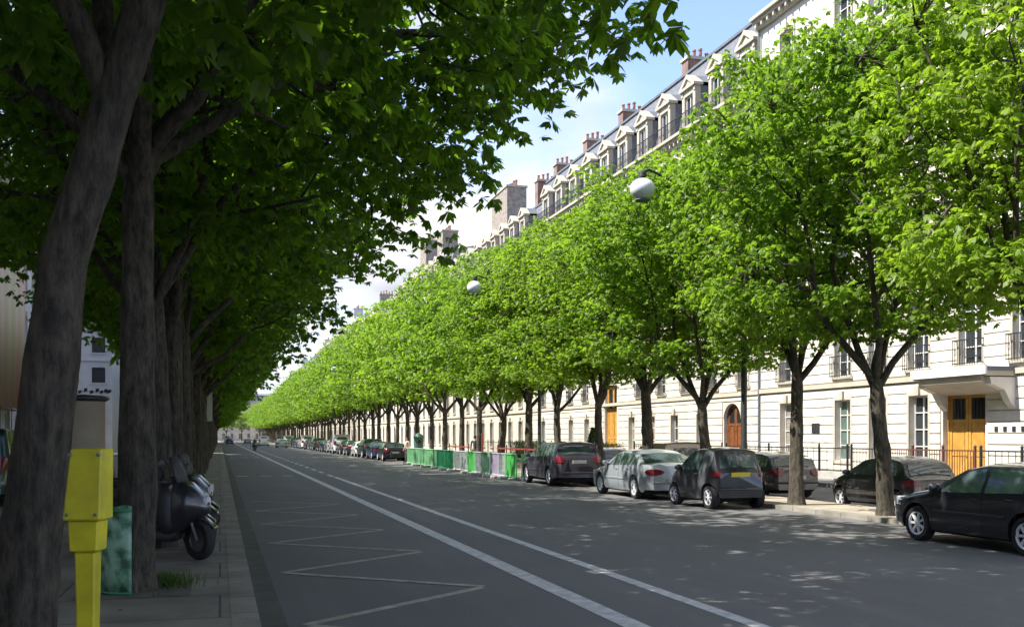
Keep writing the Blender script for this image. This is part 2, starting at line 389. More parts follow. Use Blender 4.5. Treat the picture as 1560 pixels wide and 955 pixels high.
for (a, b) in zip(pts[:-1], pts[1:]):
    d = Vector((b[0] - a[0], b[1] - a[1])).normalized(); nrm = Vector((-d.y, d.x)) * .065
    e = .05
    A = Vector(a) + d * .02; B = Vector(b) - d * e * 1.3
    z = .004 if a[0] < 1 else .0065
    mk.add([(A.x - nrm.x, A.y - nrm.y, z), (B.x - nrm.x, B.y - nrm.y, z), (B.x + nrm.x, B.y + nrm.y, z), (A.x + nrm.x, A.y + nrm.y, z)], [(0, 1, 2, 3)], 'cream_line')
tag(mk.build('road_markings'), kind='structure')

# ------------------------------------------------------------------ trees
def np_mesh(name, verts, quads, matname):
    me = bpy.data.meshes.new(name)
    nv, nf = len(verts), len(quads)
    me.vertices.add(nv); me.vertices.foreach_set('co', verts.astype(np.float32).ravel())
    me.loops.add(nf * 4); me.loops.foreach_set('vertex_index', quads.astype(np.int32).ravel())
    me.polygons.add(nf); me.polygons.foreach_set('loop_start', np.arange(0, nf * 4, 4, dtype=np.int32))
    me.materials.append(M[matname]); me.update(calc_edges=True); me.validate()
    return me

def leaves(rs, P, L, nl=6, droop=(.25, 1.0), wide=.42):
    """palmate leaf at every point P: nl kite-shaped leaflets hanging round a stalk end"""
    n = len(P); L = np.asarray(L)
    yaw = rs.uniform(0, 2 * np.pi, n)[:, None]
    span = np.linspace(-1.9, 1.9, nl)[None, :]
    ang = yaw + span + rs.normal(0, .1, (n, nl))
    dr = rs.uniform(droop[0], droop[1], n)[:, None] + rs.normal(0, .12, (n, nl))
    ln = L[:, None] * (1 - .32 * np.abs(span) / 1.9) * rs.uniform(.85, 1.1, (n, nl))
    tilt = rs.normal(0, .35, (n, 3)); nz = np.stack([tilt[:, 0], tilt[:, 1], np.ones(n)], 1); nz /= np.linalg.norm(nz, axis=1, keepdims=True)
    ax = np.stack([np.ones(n), np.zeros(n), -nz[:, 0] / nz[:, 2]], 1); ax /= np.linalg.norm(ax, axis=1, keepdims=True)
    ay = np.cross(nz, ax)
    ca, sa = np.cos(ang)[..., None], np.sin(ang)[..., None]
    rad = ax[:, None] * ca + ay[:, None] * sa
    tan = -ax[:, None] * sa + ay[:, None] * ca
    d = rad * np.cos(dr)[..., None] - nz[:, None] * np.sin(dr)[..., None]
    base = np.repeat(P[:, None], nl, 1); ln = ln[..., None]
    tw = (tan + (rad * np.sin(dr)[..., None] + nz[:, None] * np.cos(dr)[..., None]) * rs.normal(0, .35, (n, nl, 1))) * ln * wide * .5
    mid = base + d * ln * .62
    tip = base + d * ln - np.array([0, 0, 1]) * ln * .06
    V = np.stack([base, mid - tw, tip, mid + tw], 2).reshape(-1, 3)
    return V, np.arange(len(V)).reshape(-1, 4)

def tree_mesh(seed, H, rx, ry, zb, fork, r0, leafm, nclump, per, leafL, bark='bark', lean=(0, 0), cx=(0, 0), nl=6, twig=True, flat=.45, shell=2.4, limbs=6, path=None, extra=(), addcl=()):
    """returns (trunk mesh object data, crown mesh data)"""
    rs = np.random.RandomState(seed); rr = random.Random(seed)
    tm = MB()
    if path is None:
        path = [(0, 0, -.1, r0 * 1.35), (lean[0] * .1, lean[1] * .1, .25, r0 * 1.08), (lean[0] * .3, lean[1] * .3, fork * .4, r0 * .95),
                (lean[0] * .65 + rr.uniform(-.04, .04), lean[1] * .65, fork * .75, r0 * .86), (lean[0], lean[1], fork, r0 * .8)]
    # smooth resample of the trunk with small swellings
    pp, rad = [], []
    for i in range(len(path) - 1):
        a, b = path[i], path[i + 1]
        for k in range(4):
            t = k / 4; pp.append(Vector((a[0] + (b[0] - a[0]) * t, a[1] + (b[1] - a[1]) * t, a[2] + (b[2] - a[2]) * t))); rad.append((a[3] + (b[3] - a[3]) * t) * rr.uniform(.955, 1.05))
    pp.append(Vector(path[-1][:3])); rad.append(path[-1][3])
    PP = [pp[0]]; RR = [rad[0]]
    for i in range(len(pp) - 1):
        m_ = max(1, int((pp[i + 1] - pp[i]).length / .07))
        for k in range(1, m_ + 1): PP.append(pp[i].lerp(pp[i + 1], k / m_)); RR.append(rad[i] + (rad[i + 1] - rad[i]) * k / m_)
    NS = 36; rings = []; burl = [(rr.uniform(0, 6.28), rr.uniform(.6, fork), rr.uniform(.10, .22), rr.uniform(.08, .16)) for _ in range(7)]
    ph = [rr.uniform(0, 6.28) for _ in range(8)]
    for p, r in zip(PP, RR):
        ring = []
        for k in range(NS):
            a = 2 * math.pi * k / NS; z = p.z
            f = 1 + .045 * math.sin(3 * a + ph[0] + z * .9) + .03 * math.sin(5 * a + ph[1] - z * 1.4) + .028 * math.sin(11 * a + ph[2] + 1.1 * math.sin(z * 2.3 + ph[3])) + .022 * math.sin(17 * a + ph[4] + 1.7 * math.sin(z * 3.1)) * math.sin(z * 9 + ph[5] + 2 * a) + .02 * math.sin(z * 6.5 + ph[6] + 2 * a)
            for ba, bz, bs, bh in burl:
                da = (a - ba + math.pi) % (2 * math.pi) - math.pi; d2 = (da * r / bs) ** 2 + ((z - bz) / bs) ** 2
                if d2 < 4: f += bh * math.exp(-d2 * 1.5)
            f += .22 * max(0, .35 - z) * (1 + .6 * math.sin(5 * a + ph[7]))
            ring.append((p.x + r * f * math.cos(a), p.y + r * f * math.sin(a), p.z))
        rings.append(ring)
    tm.rings(rings, bark)
    top = pp[-1]; rt = path[-1][3]
    zc = (zb + H) / 2; rz = (H - zb) / 2
    cen = Vector((cx[0] + top.x * .5, cx[1] + top.y * .5, zc))
    # clump centres
    cl = []
    while len(cl) < nclump:
        u = Vector((rr.gauss(0, 1), rr.gauss(0, 1), rr.gauss(0, 1))).normalized() * (rr.random() ** (1 / shell))
        lump = 1 + .13 * math.sin(3 * math.atan2(u.y, u.x) + seed) + .08 * math.sin(7 * u.z + seed)
        zz = u.z
        if zz < -.55: zz = -.55 - (abs(zz) - .55) * .45
        cl.append(Vector((cen.x + u.x * rx * lump, cen.y + u.y * ry * lump, cen.z + zz * rz * (1.0 if zz > 0 else 1.15))))
    for (ax_, ay_, az_) in addcl: cl.append(Vector((ax_, ay_, az_)))
    # limbs
    nodes = [(top, rt)]
    def limb(p0, tgt, r, seg=6, curve=.25):
        ps = [p0]; rs_ = [r]
        d = tgt - p0; ln = d.length
        side = Vector((rr.uniform(-1, 1), rr.uniform(-1, 1), 0)) * ln * .06
        for k in range(1, seg + 1):
            t = k / seg
            q = p0 + d * t + Vector((0, 0, math.sin(t * math.pi) * ln * curve * .35)) + side * math.sin(t * 5) + Vector((rr.uniform(-1, 1), rr.uniform(-1, 1), rr.uniform(-.5, .5))) * ln * .015
            ps.append(q); rs_.append(max(r * (1 - t * .78), .012)); nodes.append((q, rs_[-1]))
        tm.tube(ps, rs_, bark, 8)
        return ps, rs_
    for k in range(limbs):
        a = 2 * math.pi * (k + rr.uniform(-.25, .25)) / limbs
        el = rr.uniform(.25, .75) if k % 2 else rr.uniform(.75, 1.05)
        tgt = Vector((cen.x + rx * .82 * math.cos(a) * math.cos(el * .9), cen.y + ry * .82 * math.sin(a) * math.cos(el * .9), cen.z - rz * .15 + rz * .9 * math.sin(el)))
        st = top - Vector((0, 0, rr.uniform(0, .1) * fork))
        ps, rr_ = limb(st, tgt, rt * rr.uniform(.5, .68), 7, -.25 if k % 2 else -.12)
        for q in (2, 3, 4, 5):
            b = a + rr.uniform(-1.0, 1.0)
            t2 = ps[q] + Vector((math.cos(b) * rx * .42, math.sin(b) * ry * .42, rr.uniform(-.05, .5) * rz))
            limb(ps[q], t2, rr_[q] * .6, 5, -.1)
    for ex in extra:
        tm.tube([e[:3] for e in ex], [e[3] for e in ex], bark, 9); nodes += [(Vector(e[:3]), e[3]) for e in ex[2:]]
    NP = np.array([tuple(q[0]) for q in nodes])
    if twig:
        for c in cl:
            cv = np.array(tuple(c)); j = int(np.argmin(((NP - cv) ** 2).sum(1)))
            a, r = nodes[j]; mid = (a + c) / 2 + Vector((rr.uniform(-.1, .1), rr.uniform(-.1, .1), -.12))
            tm.tube([a, mid, c], [min(r, .03), .02, .008], bark, 4, False)
    # leaf stalk ends
    P = []
    for c in cl:
        s = rr.uniform(.6, 1.25) * per[1]
        k = int(per[0] * s / per[1])
        g = rs.normal(0, 1, (k, 3)); g /= np.linalg.norm(g, axis=1, keepdims=True)
        g *= (rs.uniform(0, 1, (k, 1)) ** (1 / 2.2))
        g = g * np.array([s, s, s * flat]); g[:, 2] -= .35 * (g[:, 0] ** 2 + g[:, 1] ** 2) / s * flat
        P.append(np.array(tuple(c)) + g)
    P = np.concatenate(P)
    L = rs.uniform(.7, 1.15, len(P)) * leafL
    V, F = leaves(rs, P, L, nl)
    return tm, np_mesh('crown', V, F, leafm)

def tree_proto(name, **k):
    bark = k.get('bark', 'bark')
    tm, cm = tree_mesh(**k)
    root = empty(name)
    tm.build('trunk', root, smooth=60)
    c = bpy.data.objects.new('crown', cm); C.objects.link(c); c.parent = root
    return root

# a near mesh set and a far mesh set per row
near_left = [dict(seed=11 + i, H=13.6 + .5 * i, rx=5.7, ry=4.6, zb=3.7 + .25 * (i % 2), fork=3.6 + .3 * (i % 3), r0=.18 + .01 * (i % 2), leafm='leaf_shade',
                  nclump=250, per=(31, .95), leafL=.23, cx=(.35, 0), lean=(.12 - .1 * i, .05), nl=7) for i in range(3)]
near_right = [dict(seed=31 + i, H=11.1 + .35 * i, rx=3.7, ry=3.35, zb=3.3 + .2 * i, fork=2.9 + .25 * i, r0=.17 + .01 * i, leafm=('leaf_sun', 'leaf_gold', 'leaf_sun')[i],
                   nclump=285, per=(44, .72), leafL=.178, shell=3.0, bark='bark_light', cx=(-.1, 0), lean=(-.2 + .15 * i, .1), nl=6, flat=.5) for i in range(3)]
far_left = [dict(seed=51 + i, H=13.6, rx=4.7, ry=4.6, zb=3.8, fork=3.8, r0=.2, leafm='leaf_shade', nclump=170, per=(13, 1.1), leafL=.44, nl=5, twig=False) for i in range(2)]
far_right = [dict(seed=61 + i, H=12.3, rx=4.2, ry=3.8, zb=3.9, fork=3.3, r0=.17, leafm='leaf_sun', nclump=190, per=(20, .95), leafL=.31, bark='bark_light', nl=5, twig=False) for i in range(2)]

class Row:
    def __init__(s): s.protos = {}
    def place(s, key, params, loc, rz, scale, label, group):
        if key not in s.protos:
            o = tree_proto('chestnut_tree', **params); s.protos[key] = o
        else: o = copy_tree(s.protos[key])
        o.location = loc; o.rotation_euler = (0, 0, rz); o.scale = scale
        tag(o, label, 'tree', group)
        return o
row = Row()
GR, GL = 'chestnut trees along the sunlit side of the street', 'shaded chestnut trees along the near pavement'
right = [14.6, 19.1, 22.7, 27.5, 32.1, 36.8, 41.5, 46.1, 50.7, 55.4]
rlab = ['yellow-green chestnut tree at the right picture edge, its leaning trunk above the dark hatchback',
        'bright chestnut tree whose forked trunk stands in front of the small black hatchback',
        'chestnut tree whose straight trunk stands just behind the two-seater city car',
        'chestnut tree with trunk forking wide into a V beside the arched brown door',
        'chestnut tree with trunk rising behind the silver saloon',
        'chestnut tree with trunk just right of the dark estate car, before the tall orange door',
        'chestnut tree with double forked trunk rising behind the dark estate car',
        'chestnut tree with slim trunk at the near end of the green barriers',
        'chestnut tree behind the purple-white panel of the green barriers',
        'chestnut tree behind the red post at the middle of the green barriers']
Y = 60.0
while Y < 330: right.append(Y); Y += 4.65
fardesc = 'one of the distant sunlit chestnut trees beyond the middle of the green barriers'
for i, y in enumerate(right):
    rz = rnd.uniform(0, 6.28); sx = rnd.uniform(.94, 1.06)
    x = 13.95 + rnd.uniform(-.08, .08)
    if i < 9:
        key = ('nr', (1, 0, 2, 0, 2, 1, 0, 2, 0)[i]); p = near_right[key[1]]
    else: key = ('fr', i % 2); p = far_right[i % 2]
    lab = rlab[i] if i < len(rlab) else fardesc
    if i < 9: rz = (1.2, 0.0, 2.0, 3.3, 1.0, 4.4, 5.3, .4, 2.6, 3.9, 2.2, 1.5)[i]
    hh = rnd.uniform(.95, 1.08)
    if i == 0: hh = 1.02
    if 3 <= i <= 8: hh *= .955
    xs_ = {2: .85, 3: .88, 5: .94}.get(i, 1.0)
    if i in (2, 3, 5): rz = 0
    row.place(key, p, (x, y, .10), rz, (sx * xs_, sx, hh), lab, GR)

for k, (x, y) in enumerate(((-.9, 336), (-.9, 345), (13.9, 338), (13.9, 350), (-1, 358), (14, 364), (-1, 374), (14, 380), (-4, 420), (2.5, 428), (8.5, 425), (15, 418))):
    row.place(('fr', k % 2), far_right[k % 2], (x, y, .1), k * 1.3, (1.15, 1.15, 1.1), 'one of the tiny trees closing the view at the far end of the street', 'trees at the far end of the street')
# nearest, leaning tree on the left is a shape of its own
lean_params = dict(seed=5, H=13.5, rx=5.2, ry=4.8, zb=3.9, fork=4.6, r0=.23, leafm='leaf_shade', nclump=250, per=(34, .95), leafL=.23, nl=7, cx=(.1, -.1), extra=[((.53, -.14, 3.85, .09), (.33, -.2, 4.35, .08), (.0, -.2, 4.85, .07), (-.5, -.3, 5.6, .05), (-1.3, -.4, 6.6, .03)), ((.50, .0, 3.7, .07), (.45, .25, 4.6, .07), (.3, .5, 5.8, .05), (.1, .9, 7.2, .03))],
                   path=[(-.03, 0, -.1, .27), (-.02, 0, .4, .205), (.09, -.03, 1.5, .172), (.24, -.07, 2.8, .150), (.56, -.14, 3.85, .132), (.76, -.19, 4.5, .115), (1.0, -.25, 5.3, .10)])
row.place('lean', lean_params, (-1.22, 7.25, .14), 0, (1, 1, 1), 'leaning rough-barked chestnut tree beside the yellow marker post, nearest of all', GL)
left = [2.6, 11.8, 16.3, 20.8, 25.4, 30.0, 34.6, 39.2, 43.8, 48.4]
llab = [None, 'chestnut tree with straight trunk rising behind the mottled green guard', 'chestnut tree with trunk seen just above the parked scooters',
        'chestnut tree second in line behind the scooters', 'third chestnut tree in line behind the scooters']
Y = 53.0
while Y < 330: left.append(Y); Y += 4.7
for i, y in enumerate(left):
    rz = rnd.uniform(0, 6.28)
    if i == 1: rz = 0.4
    if i == 1:
        rz = 0; key = ('nl', 'own'); r5 = random.Random(4)
        p = dict(near_left[1], fork=4.7, lean=(.05, 0), extra=[((0, 0, 4.5, .09), (1.6, .8, 5.9, .075), (3.2, 1.8, 7.0, .055), (4.4, 2.7, 7.5, .04), (5.4, 3.6, 7.7, .02)), ((1.6, .8, 5.9, .05), (2.9, 3.0, 6.5, .04), (4.0, 5.2, 6.8, .02))],
                 addcl=[(r5.uniform(3.9, 6.0), r5.uniform(.8, 4.6), r5.uniform(6.6, 8.5)) for _ in range(26)] + [(r5.uniform(3.4, 4.9), r5.uniform(4.6, 6.6), r5.uniform(6.0, 7.4)) for _ in range(12)])
    elif i < 9: key = ('nl', (2, 1, 0, 2, 1, 0, 2, 1, 0)[i]); p = near_left[key[1]]
    else: key = ('fl', i % 2); p = far_left[i % 2]
    lab = 'chestnut tree overhead whose leafy boughs hang in from the top edge' if i == 0 else (llab[i] if i < len(llab) else 'one of the many shaded chestnut trees receding down the near pavement behind the scooters')
    row.place(key, p, (-.88 + rnd.uniform(-.05, .05), y, .14), rz, (1, 1, rnd.uniform(.96, 1.05)), lab, GL)

# ------------------------------------------------------------------ buildings
def make_window(w, h, kind='casement'):
    """frame mesh with a pane child; origin at the bottom centre, on the glass plane, facing -y"""
    f = MB(); t = .06; fm = 'white_frame' if kind != 'modern' else 'plastic'
    f.box(-w / 2, -w / 2 + t, -.03, .03, 0, h, fm).box(w / 2 - t, w / 2, -.03, .03, 0, h, fm)
    f.box(-w / 2 + t, w / 2 - t, -.03, .03, 0, t, fm).box(-w / 2 + t, w / 2 - t, -.03, .03, h - t, h, fm)
    f.box(-.035, .035, -.036, .024, t, h - t, fm)
    if h > 1.6:
        for k in range(1, 3 if h < 2.4 else 4):
            z = h * k / (3 if h < 2.4 else 4); f.box(-w / 2 + t, -.035, -.026, .02, z - .018, z + .018, fm).box(.035, w / 2 - t, -.026, .02, z - .018, z + .018, fm)
    fo = f.build('window')
    g = MB().box(-w / 2 + .01, w / 2 - .01, .032, .05, .01, h - .01, 'glass_green' if kind == 'green' else ('shutter' if kind == 'shut' else 'glass'))
    if kind == 'shut':
        k = .12
        while k < h - .1: g.box(-w / 2 + .08, w / 2 - .08, .018, .0335, k, k + .03, 'shutter'); k += .07
    g.build('shutter' if kind == 'shut' else 'pane', fo)
    return fo
WIN = {}
def put_window(root, x, z, w, h, kind, y=.24):
    key = (round(w, 2), round(h, 2), kind)
    if key not in WIN: WIN[key] = make_window(w, h, kind); o = WIN[key]
    else: o = copy_tree(WIN[key])
    o.parent = root; o.location = (x, y, z)
    return o

def put_railing(root, x0, x1, z, h=.95, y=-.30, name='balcony_railing', m='iron', gap=.13, ret=True):
    r = MB()
    r.box(x0, x1, y - .02, y + .02, z + h - .04, z + h, m).box(x0, x1, y - .012, y + .012, z + .06, z + .09, m)
    x = x0 + .02
    while x < x1: r.box(x - .009, x + .009, y - .009, y + .009, z, z + h - .04, m, 'bt'); x += gap
    x = x0 + .1
    while x < x1 - .2:   # scrolls
        r.tube([(x + .06 * math.cos(a) + .05, y, z + .5 + .14 * math.sin(a)) for a in [k * math.pi / 3 for k in range(7)]], .008, m, 4, False); x += .26
    if ret:
        for xx in (x0, x1): r.box(xx - .015, xx + .015, y, -.02, z + h - .04, z + h, m).box(xx - .01, xx + .01, y, -.02, z + .06, z + .09, m)
    return r.build(name, root)

def building(name, label, loc, rz, length, H, opens, wallm, bands=(), courses=(), depth=13, cornice=True, cat='building', group=None,
             roof='mansard', roofh=4.6, dormers=(), dorm_w=1.75, chimneys=(), rails=(), trim='stone_trim', win_y=.24, roofm='slate'):
    root = empty(name, loc, rz); tag(root, label, cat, group)
    wb = MB()
    xs = sorted({0, length} | {round(o[0] - o[1] / 2, 3) for o in opens} | {round(o[0] + o[1] / 2, 3) for o in opens})
    zs = sorted({-.3, H} | {round(o[2], 3) for o in opens} | {round(o[3], 3) for o in opens})
    def inside(x, z): return any(abs(x - o[0]) < o[1] / 2 and o[2] < z < o[3] for o in opens)
    vid = {}
    V = []; F = []
    def vv(i, j):
        if (i, j) not in vid: vid[(i, j)] = len(V); V.append((xs[i], 0, zs[j]))
        return vid[(i, j)]
    for i in range(len(xs) - 1):
        for j in range(len(zs) - 1):
            if not inside((xs[i] + xs[i + 1]) / 2, (zs[j] + zs[j + 1]) / 2): F.append((vv(i, j), vv(i + 1, j), vv(i + 1, j + 1), vv(i, j + 1)))
    wb.add(V, F, wallm)
    dr = .42
    for o in opens:
        a, b, z0, z1 = o[0] - o[1] / 2, o[0] + o[1] / 2, o[2], o[3]
        wb.add([(a, 0, z0), (a, dr, z0), (a, dr, z1), (a, 0, z1)], [(0, 1, 2, 3)], wallm)
        wb.add([(b, 0, z0), (b, 0, z1), (b, dr, z1), (b, dr, z0)], [(0, 1, 2, 3)], wallm)
        wb.add([(a, 0, z1), (a, dr, z1), (b, dr, z1), (b, 0, z1)], [(0, 1, 2, 3)], wallm)
        wb.add([(a, 0, z0), (b, 0, z0), (b, dr, z0), (a, dr, z0)], [(0, 1, 2, 3)], wallm)
    # flanks, back
    wb.add([(0, 0, -.3), (0, depth, -.3), (0, depth, H), (0, 0, H)], [(3, 2, 1, 0)], wallm)
    wb.add([(length, 0, -.3), (length, depth, -.3), (length, depth, H), (length, 0, H)], [(0, 1, 2, 3)], wallm)
    wb.add([(0, depth, -.3), (length, depth, -.3), (length, depth, H), (0, depth, H)], [(3, 2, 1, 0)], wallm)
    # rusticated courses: proud blocks with real grooves between them
    for (za, zb_, st) in courses:
        z = za
        while z < zb_ - .05:
            z1 = min(z + st - .05, zb_)
            cuts = sorted([(o[0] - o[1] / 2 - .12, o[0] + o[1] / 2 + .12) for o in opens if o[2] < z1 and o[3] > z])
            x = .06
            for a, b in cuts + [(length - .06, None)]:
                if a - x > .1: wb.box(x, a, -.05, .01, z, z1, wallm, 'n')
                if b is None: break
                x = max(x, b)
            z += st
    if cornice or bands:
        c = MB()
        for (z, h, d) in list(bands) + ([(H - .55, .25, .22), (H - .29, .14, .42), (H - .14, .17, .58)] if cornice else []):
            c.box(-.02 if d > .3 else .01, length + (.02 if d > .3 else -.01), -d, .05, z, z + h, trim)
        if cornice:
            x = .25
            while x < length - .2: c.box(x - .07, x + .07, -.40, .02, H - .52, H - .295, trim); x += .575
        c.build('cornice', root)
    # surrounds + sills
    s = wb; n = 0
    for o in opens:
        if o[4] in ('none',): continue
        a, b, z0, z1 = o[0] - o[1] / 2, o[0] + o[1] / 2, o[2], o[3]
        s.box(a - .12, a - .002, -.058, .02, z0, z1 + .12, trim).box(b + .002, b + .12, -.058, .02, z0, z1 + .12, trim)
        s.box(a - .002, b + .002, -.062, .018, z1 + .002, z1 + .13, trim)
        if o[4] != 'door': s.box(a - .18, b + .18, -.12, .2, z0 - .13, z0 - .004, trim)
        s.box(o[0] - .13, o[0] + .13, -.16, -.05, z1 + .0, z1 + .38, trim); n += 1
    wb.build('wall', root)
    for o in opens:
        if o[4] in ('casement', 'green', 'shut', 'modern'): put_window(root, o[0], o[2] + .003, o[1] - .01, o[3] - o[2] - .01, o[4], win_y)
    for r in rails: put_railing(root, *r)
    # roof
    rf = MB()
    if roof == 'mansard':
        y1 = 1.55; z0 = H + .03; za = H + roofh * .78; zb2 = H + roofh; ym = depth / 2
        prof = [(.45, z0), (y1, za), (ym, zb2), (depth - y1, za), (depth - .3, z0)]
        V = [(0, y, z) for y, z in prof] + [(length, y, z) for y, z in prof]
        rf.add(V, [(0, 5, 6, 1), (3, 8, 9, 4)], roofm); rf.add(V, [(1, 6, 7, 2), (2, 7, 8, 3)], 'zinc')
        rf.add(V, [(4, 3, 2, 1, 0), (5, 6, 7, 8, 9)], 'brick_pale')
        rf.box(0, length, y1 - .12, y1 + .12, za - .06, za + .10, 'zinc')
        rf.box(0, length, .05, depth - .05, H - .02, H + .02, 'zinc')
    else:
        rf.box(0, length, .05, depth, H + .004, H + .12, 'zinc'); rf.box(0, length, .02, .25, H - .002, H + .7, wallm)
        rf.box(length * .2, length * .8, 2.5, depth - 2, H + .12, H + 3.0, roofm)
    rf.build('roof', root)
    if dormers:
        proto = None
        for k, x in enumerate(dormers):
            if proto is None:
                d = MB(); hw = dorm_w / 2; ow = .55; zt = 2.55
                d.box(-hw, -ow, .0, .35, 0, zt, trim).box(ow, hw, .0, .35, 0, zt, trim).box(-ow, ow, .0, .35, zt - .35, zt, trim)
                d.box(-hw - .04, -ow - .1, -.06, -.002, 0, .3, trim).box(ow + .1, hw + .04, -.06, -.002, 0, .3, trim)
                d.box(-hw - .04, -ow - .14, -.05, -.002, zt - .28, zt - .002, trim).box(ow + .14, hw + .04, -.05, -.002, zt - .28, zt - .002, trim)
                d.box(-hw - .14, hw + .14, -.16, .45, zt, zt + .16, trim)
                # pediment: raking mouldings with a recessed centre
                P3 = lambda xx, zz, y: (xx, y, zz)
                zp = zt + .16; ap = zt + .86; q = hw + .14
                for sg in (-1, 1):
                    A = (sg * q, zp); B = (0, ap); A2 = (sg * (q - .34), zp + .0); B2 = (0, ap - .26)
                    vs = [P3(*A, -.16), P3(*B, -.16), P3(*B2, -.16), P3(*A2, -.16), P3(*A, .45), P3(*B, .45), P3(*B2, .45), P3(*A2, .45)]
                    d.add(vs, [(0, 1, 2, 3), (0, 4, 5, 1), (3, 2, 6, 7), (4, 7, 6, 5)], trim)
                d.add([P3(-q + .3, zp, -.05), P3(q - .3, zp, -.05), P3(0, ap - .22, -.05)], [(0, 1, 2)], trim)
                d.box(-hw + .02, hw - .02, .35, 1.5, 0, zt, 'slate')
                d.add([P3(-q, zp, .45), P3(q, zp, .45), P3(0, ap, .45), P3(-q, zp, 2.4), P3(q, zp, 2.4), P3(0, ap, 2.4)], [(0, 3, 5, 2), (1, 2, 5, 4), (3, 4, 5)], 'zinc')
                proto = d.build('dormer', root); o = proto
                wmb = MB(); wmb.box(-ow, ow, .2, .24, 0, zt - .35, 'glass')
                wmb.box(-ow, -ow + .07, .14, .198, 0, zt - .35, 'white_frame').box(ow - .07, ow, .14, .198, 0, zt - .35, 'white_frame').box(-.035, .035, .13, .198, 0, zt - .35, 'white_frame')
                wmb.box(-ow + .07, ow - .07, .142, .196, zt - .42, zt - .352, 'white_frame')
                wmb.build('window', proto)
            else: o = copy_tree(proto, root)
            o.location = (x, .12, H + .04)
    for (x, y, lx, ly, zt, m) in chimneys:
        c = MB(); c.box(x - lx / 2, x + lx / 2, y - ly / 2, y + ly / 2, H + 1, zt, m)
        c.box(x - lx / 2 - .1, x + lx / 2 + .1, y - ly / 2 - .1, y + ly / 2 + .1, zt, zt + .18, trim)
        co = c.build('chimney', root)
        p = MB(); ny = max(2, int(max(lx, ly) / .42))
        for k in range(ny):
            t = (k + .5) / ny - .5
            px, py = (x + t * lx, y) if lx > ly else (x, y + t * ly)
            hh = .45 + .25 * ((k * 7) % 3) / 2
            p.lathe([(.13, zt + .18), (.11, zt + .2), (.10, zt + .18 + hh * .8), (.14, zt + .18 + hh * .84), (.12, zt + .18 + hh)], 'clay', 10, (px, py, 0))
        p.build('chimney_pot', co)
    return root

XF = 26.5
def along(Yfar): return lambda y: Yfar - y       # world Y -> local x on the sunny side
# nearest stone building: y 8 .. 46.8
L1 = 46.8 - 8; lx = along(46.8)
op = []
for y, k in ((44.15, 'shut'), (39.5, 'green'), (37.0, 'casement'), (34.4, 'casement')): op.append((lx(y), 1.15, .75, 3.42, k))
for y in (26.2, 23.4, 20.6, 17.8, 15.0, 12.2): op.append((lx(y), 1.15, .75, 3.42, 'casement'))
for y in (44.15, 39.5, 37.0, 34.4, 31.5, 28.8, 26.2, 23.4, 20.6, 17.8, 15.0, 12.2):
    op.append((lx(y), 1.2, 4.45, 7.1, 'casement')); op.append((lx(y), 1.2, 8.3, 10.9, 'casement')); op.append((lx(y), 1.2, 12.1, 14.6, 'casement')); op.append((lx(y), 1.2, 16.0, 18.2, 'casement')); op.append((lx(y), 1.2, 19.4, 21.5, 'casement'))
op.append((lx(31.9), 2.25, .06, 3.5, 'none'))
rails = []
for y in (44.15, 39.5, 37.0, 34.4, 31.5, 28.8, 26.2, 23.4): rails.append((lx(y) - .7, lx(y) + .7, 4.42, .95, -.26))
for z in (8.27, 15.97): 
    for y in (44.15, 39.5, 37.0, 34.4, 31.5, 28.8): rails.append((lx(y) - .7, lx(y) + .7, z, .8, -.2))
b1 = building('stone_building', 'tall pale stone building with grooved courses and a timber entrance under a canopy', (XF, 46.8, 0), -math.pi / 2, L1, 23.0, op, 'stone',
              bands=[(3.98, .2, .14), (7.75, .22, .16), (15.4, .25, .3), (18.7, .22, .2)], courses=[(.35, 3.95, .40), (4.25, 7.7, .42), (8.1, 15.3, .46)], rails=rails,
              dormers=[lx(y) for y in (44.0, 40.5, 37.0, 33.5, 30.0, 26.5)], chimneys=[(1.2, 4, 1.0, 3.2, 29, 'brick'), (18, 4, 1.0, 3.2, 29, 'brick')], group='stone apartment buildings on the sunlit side')
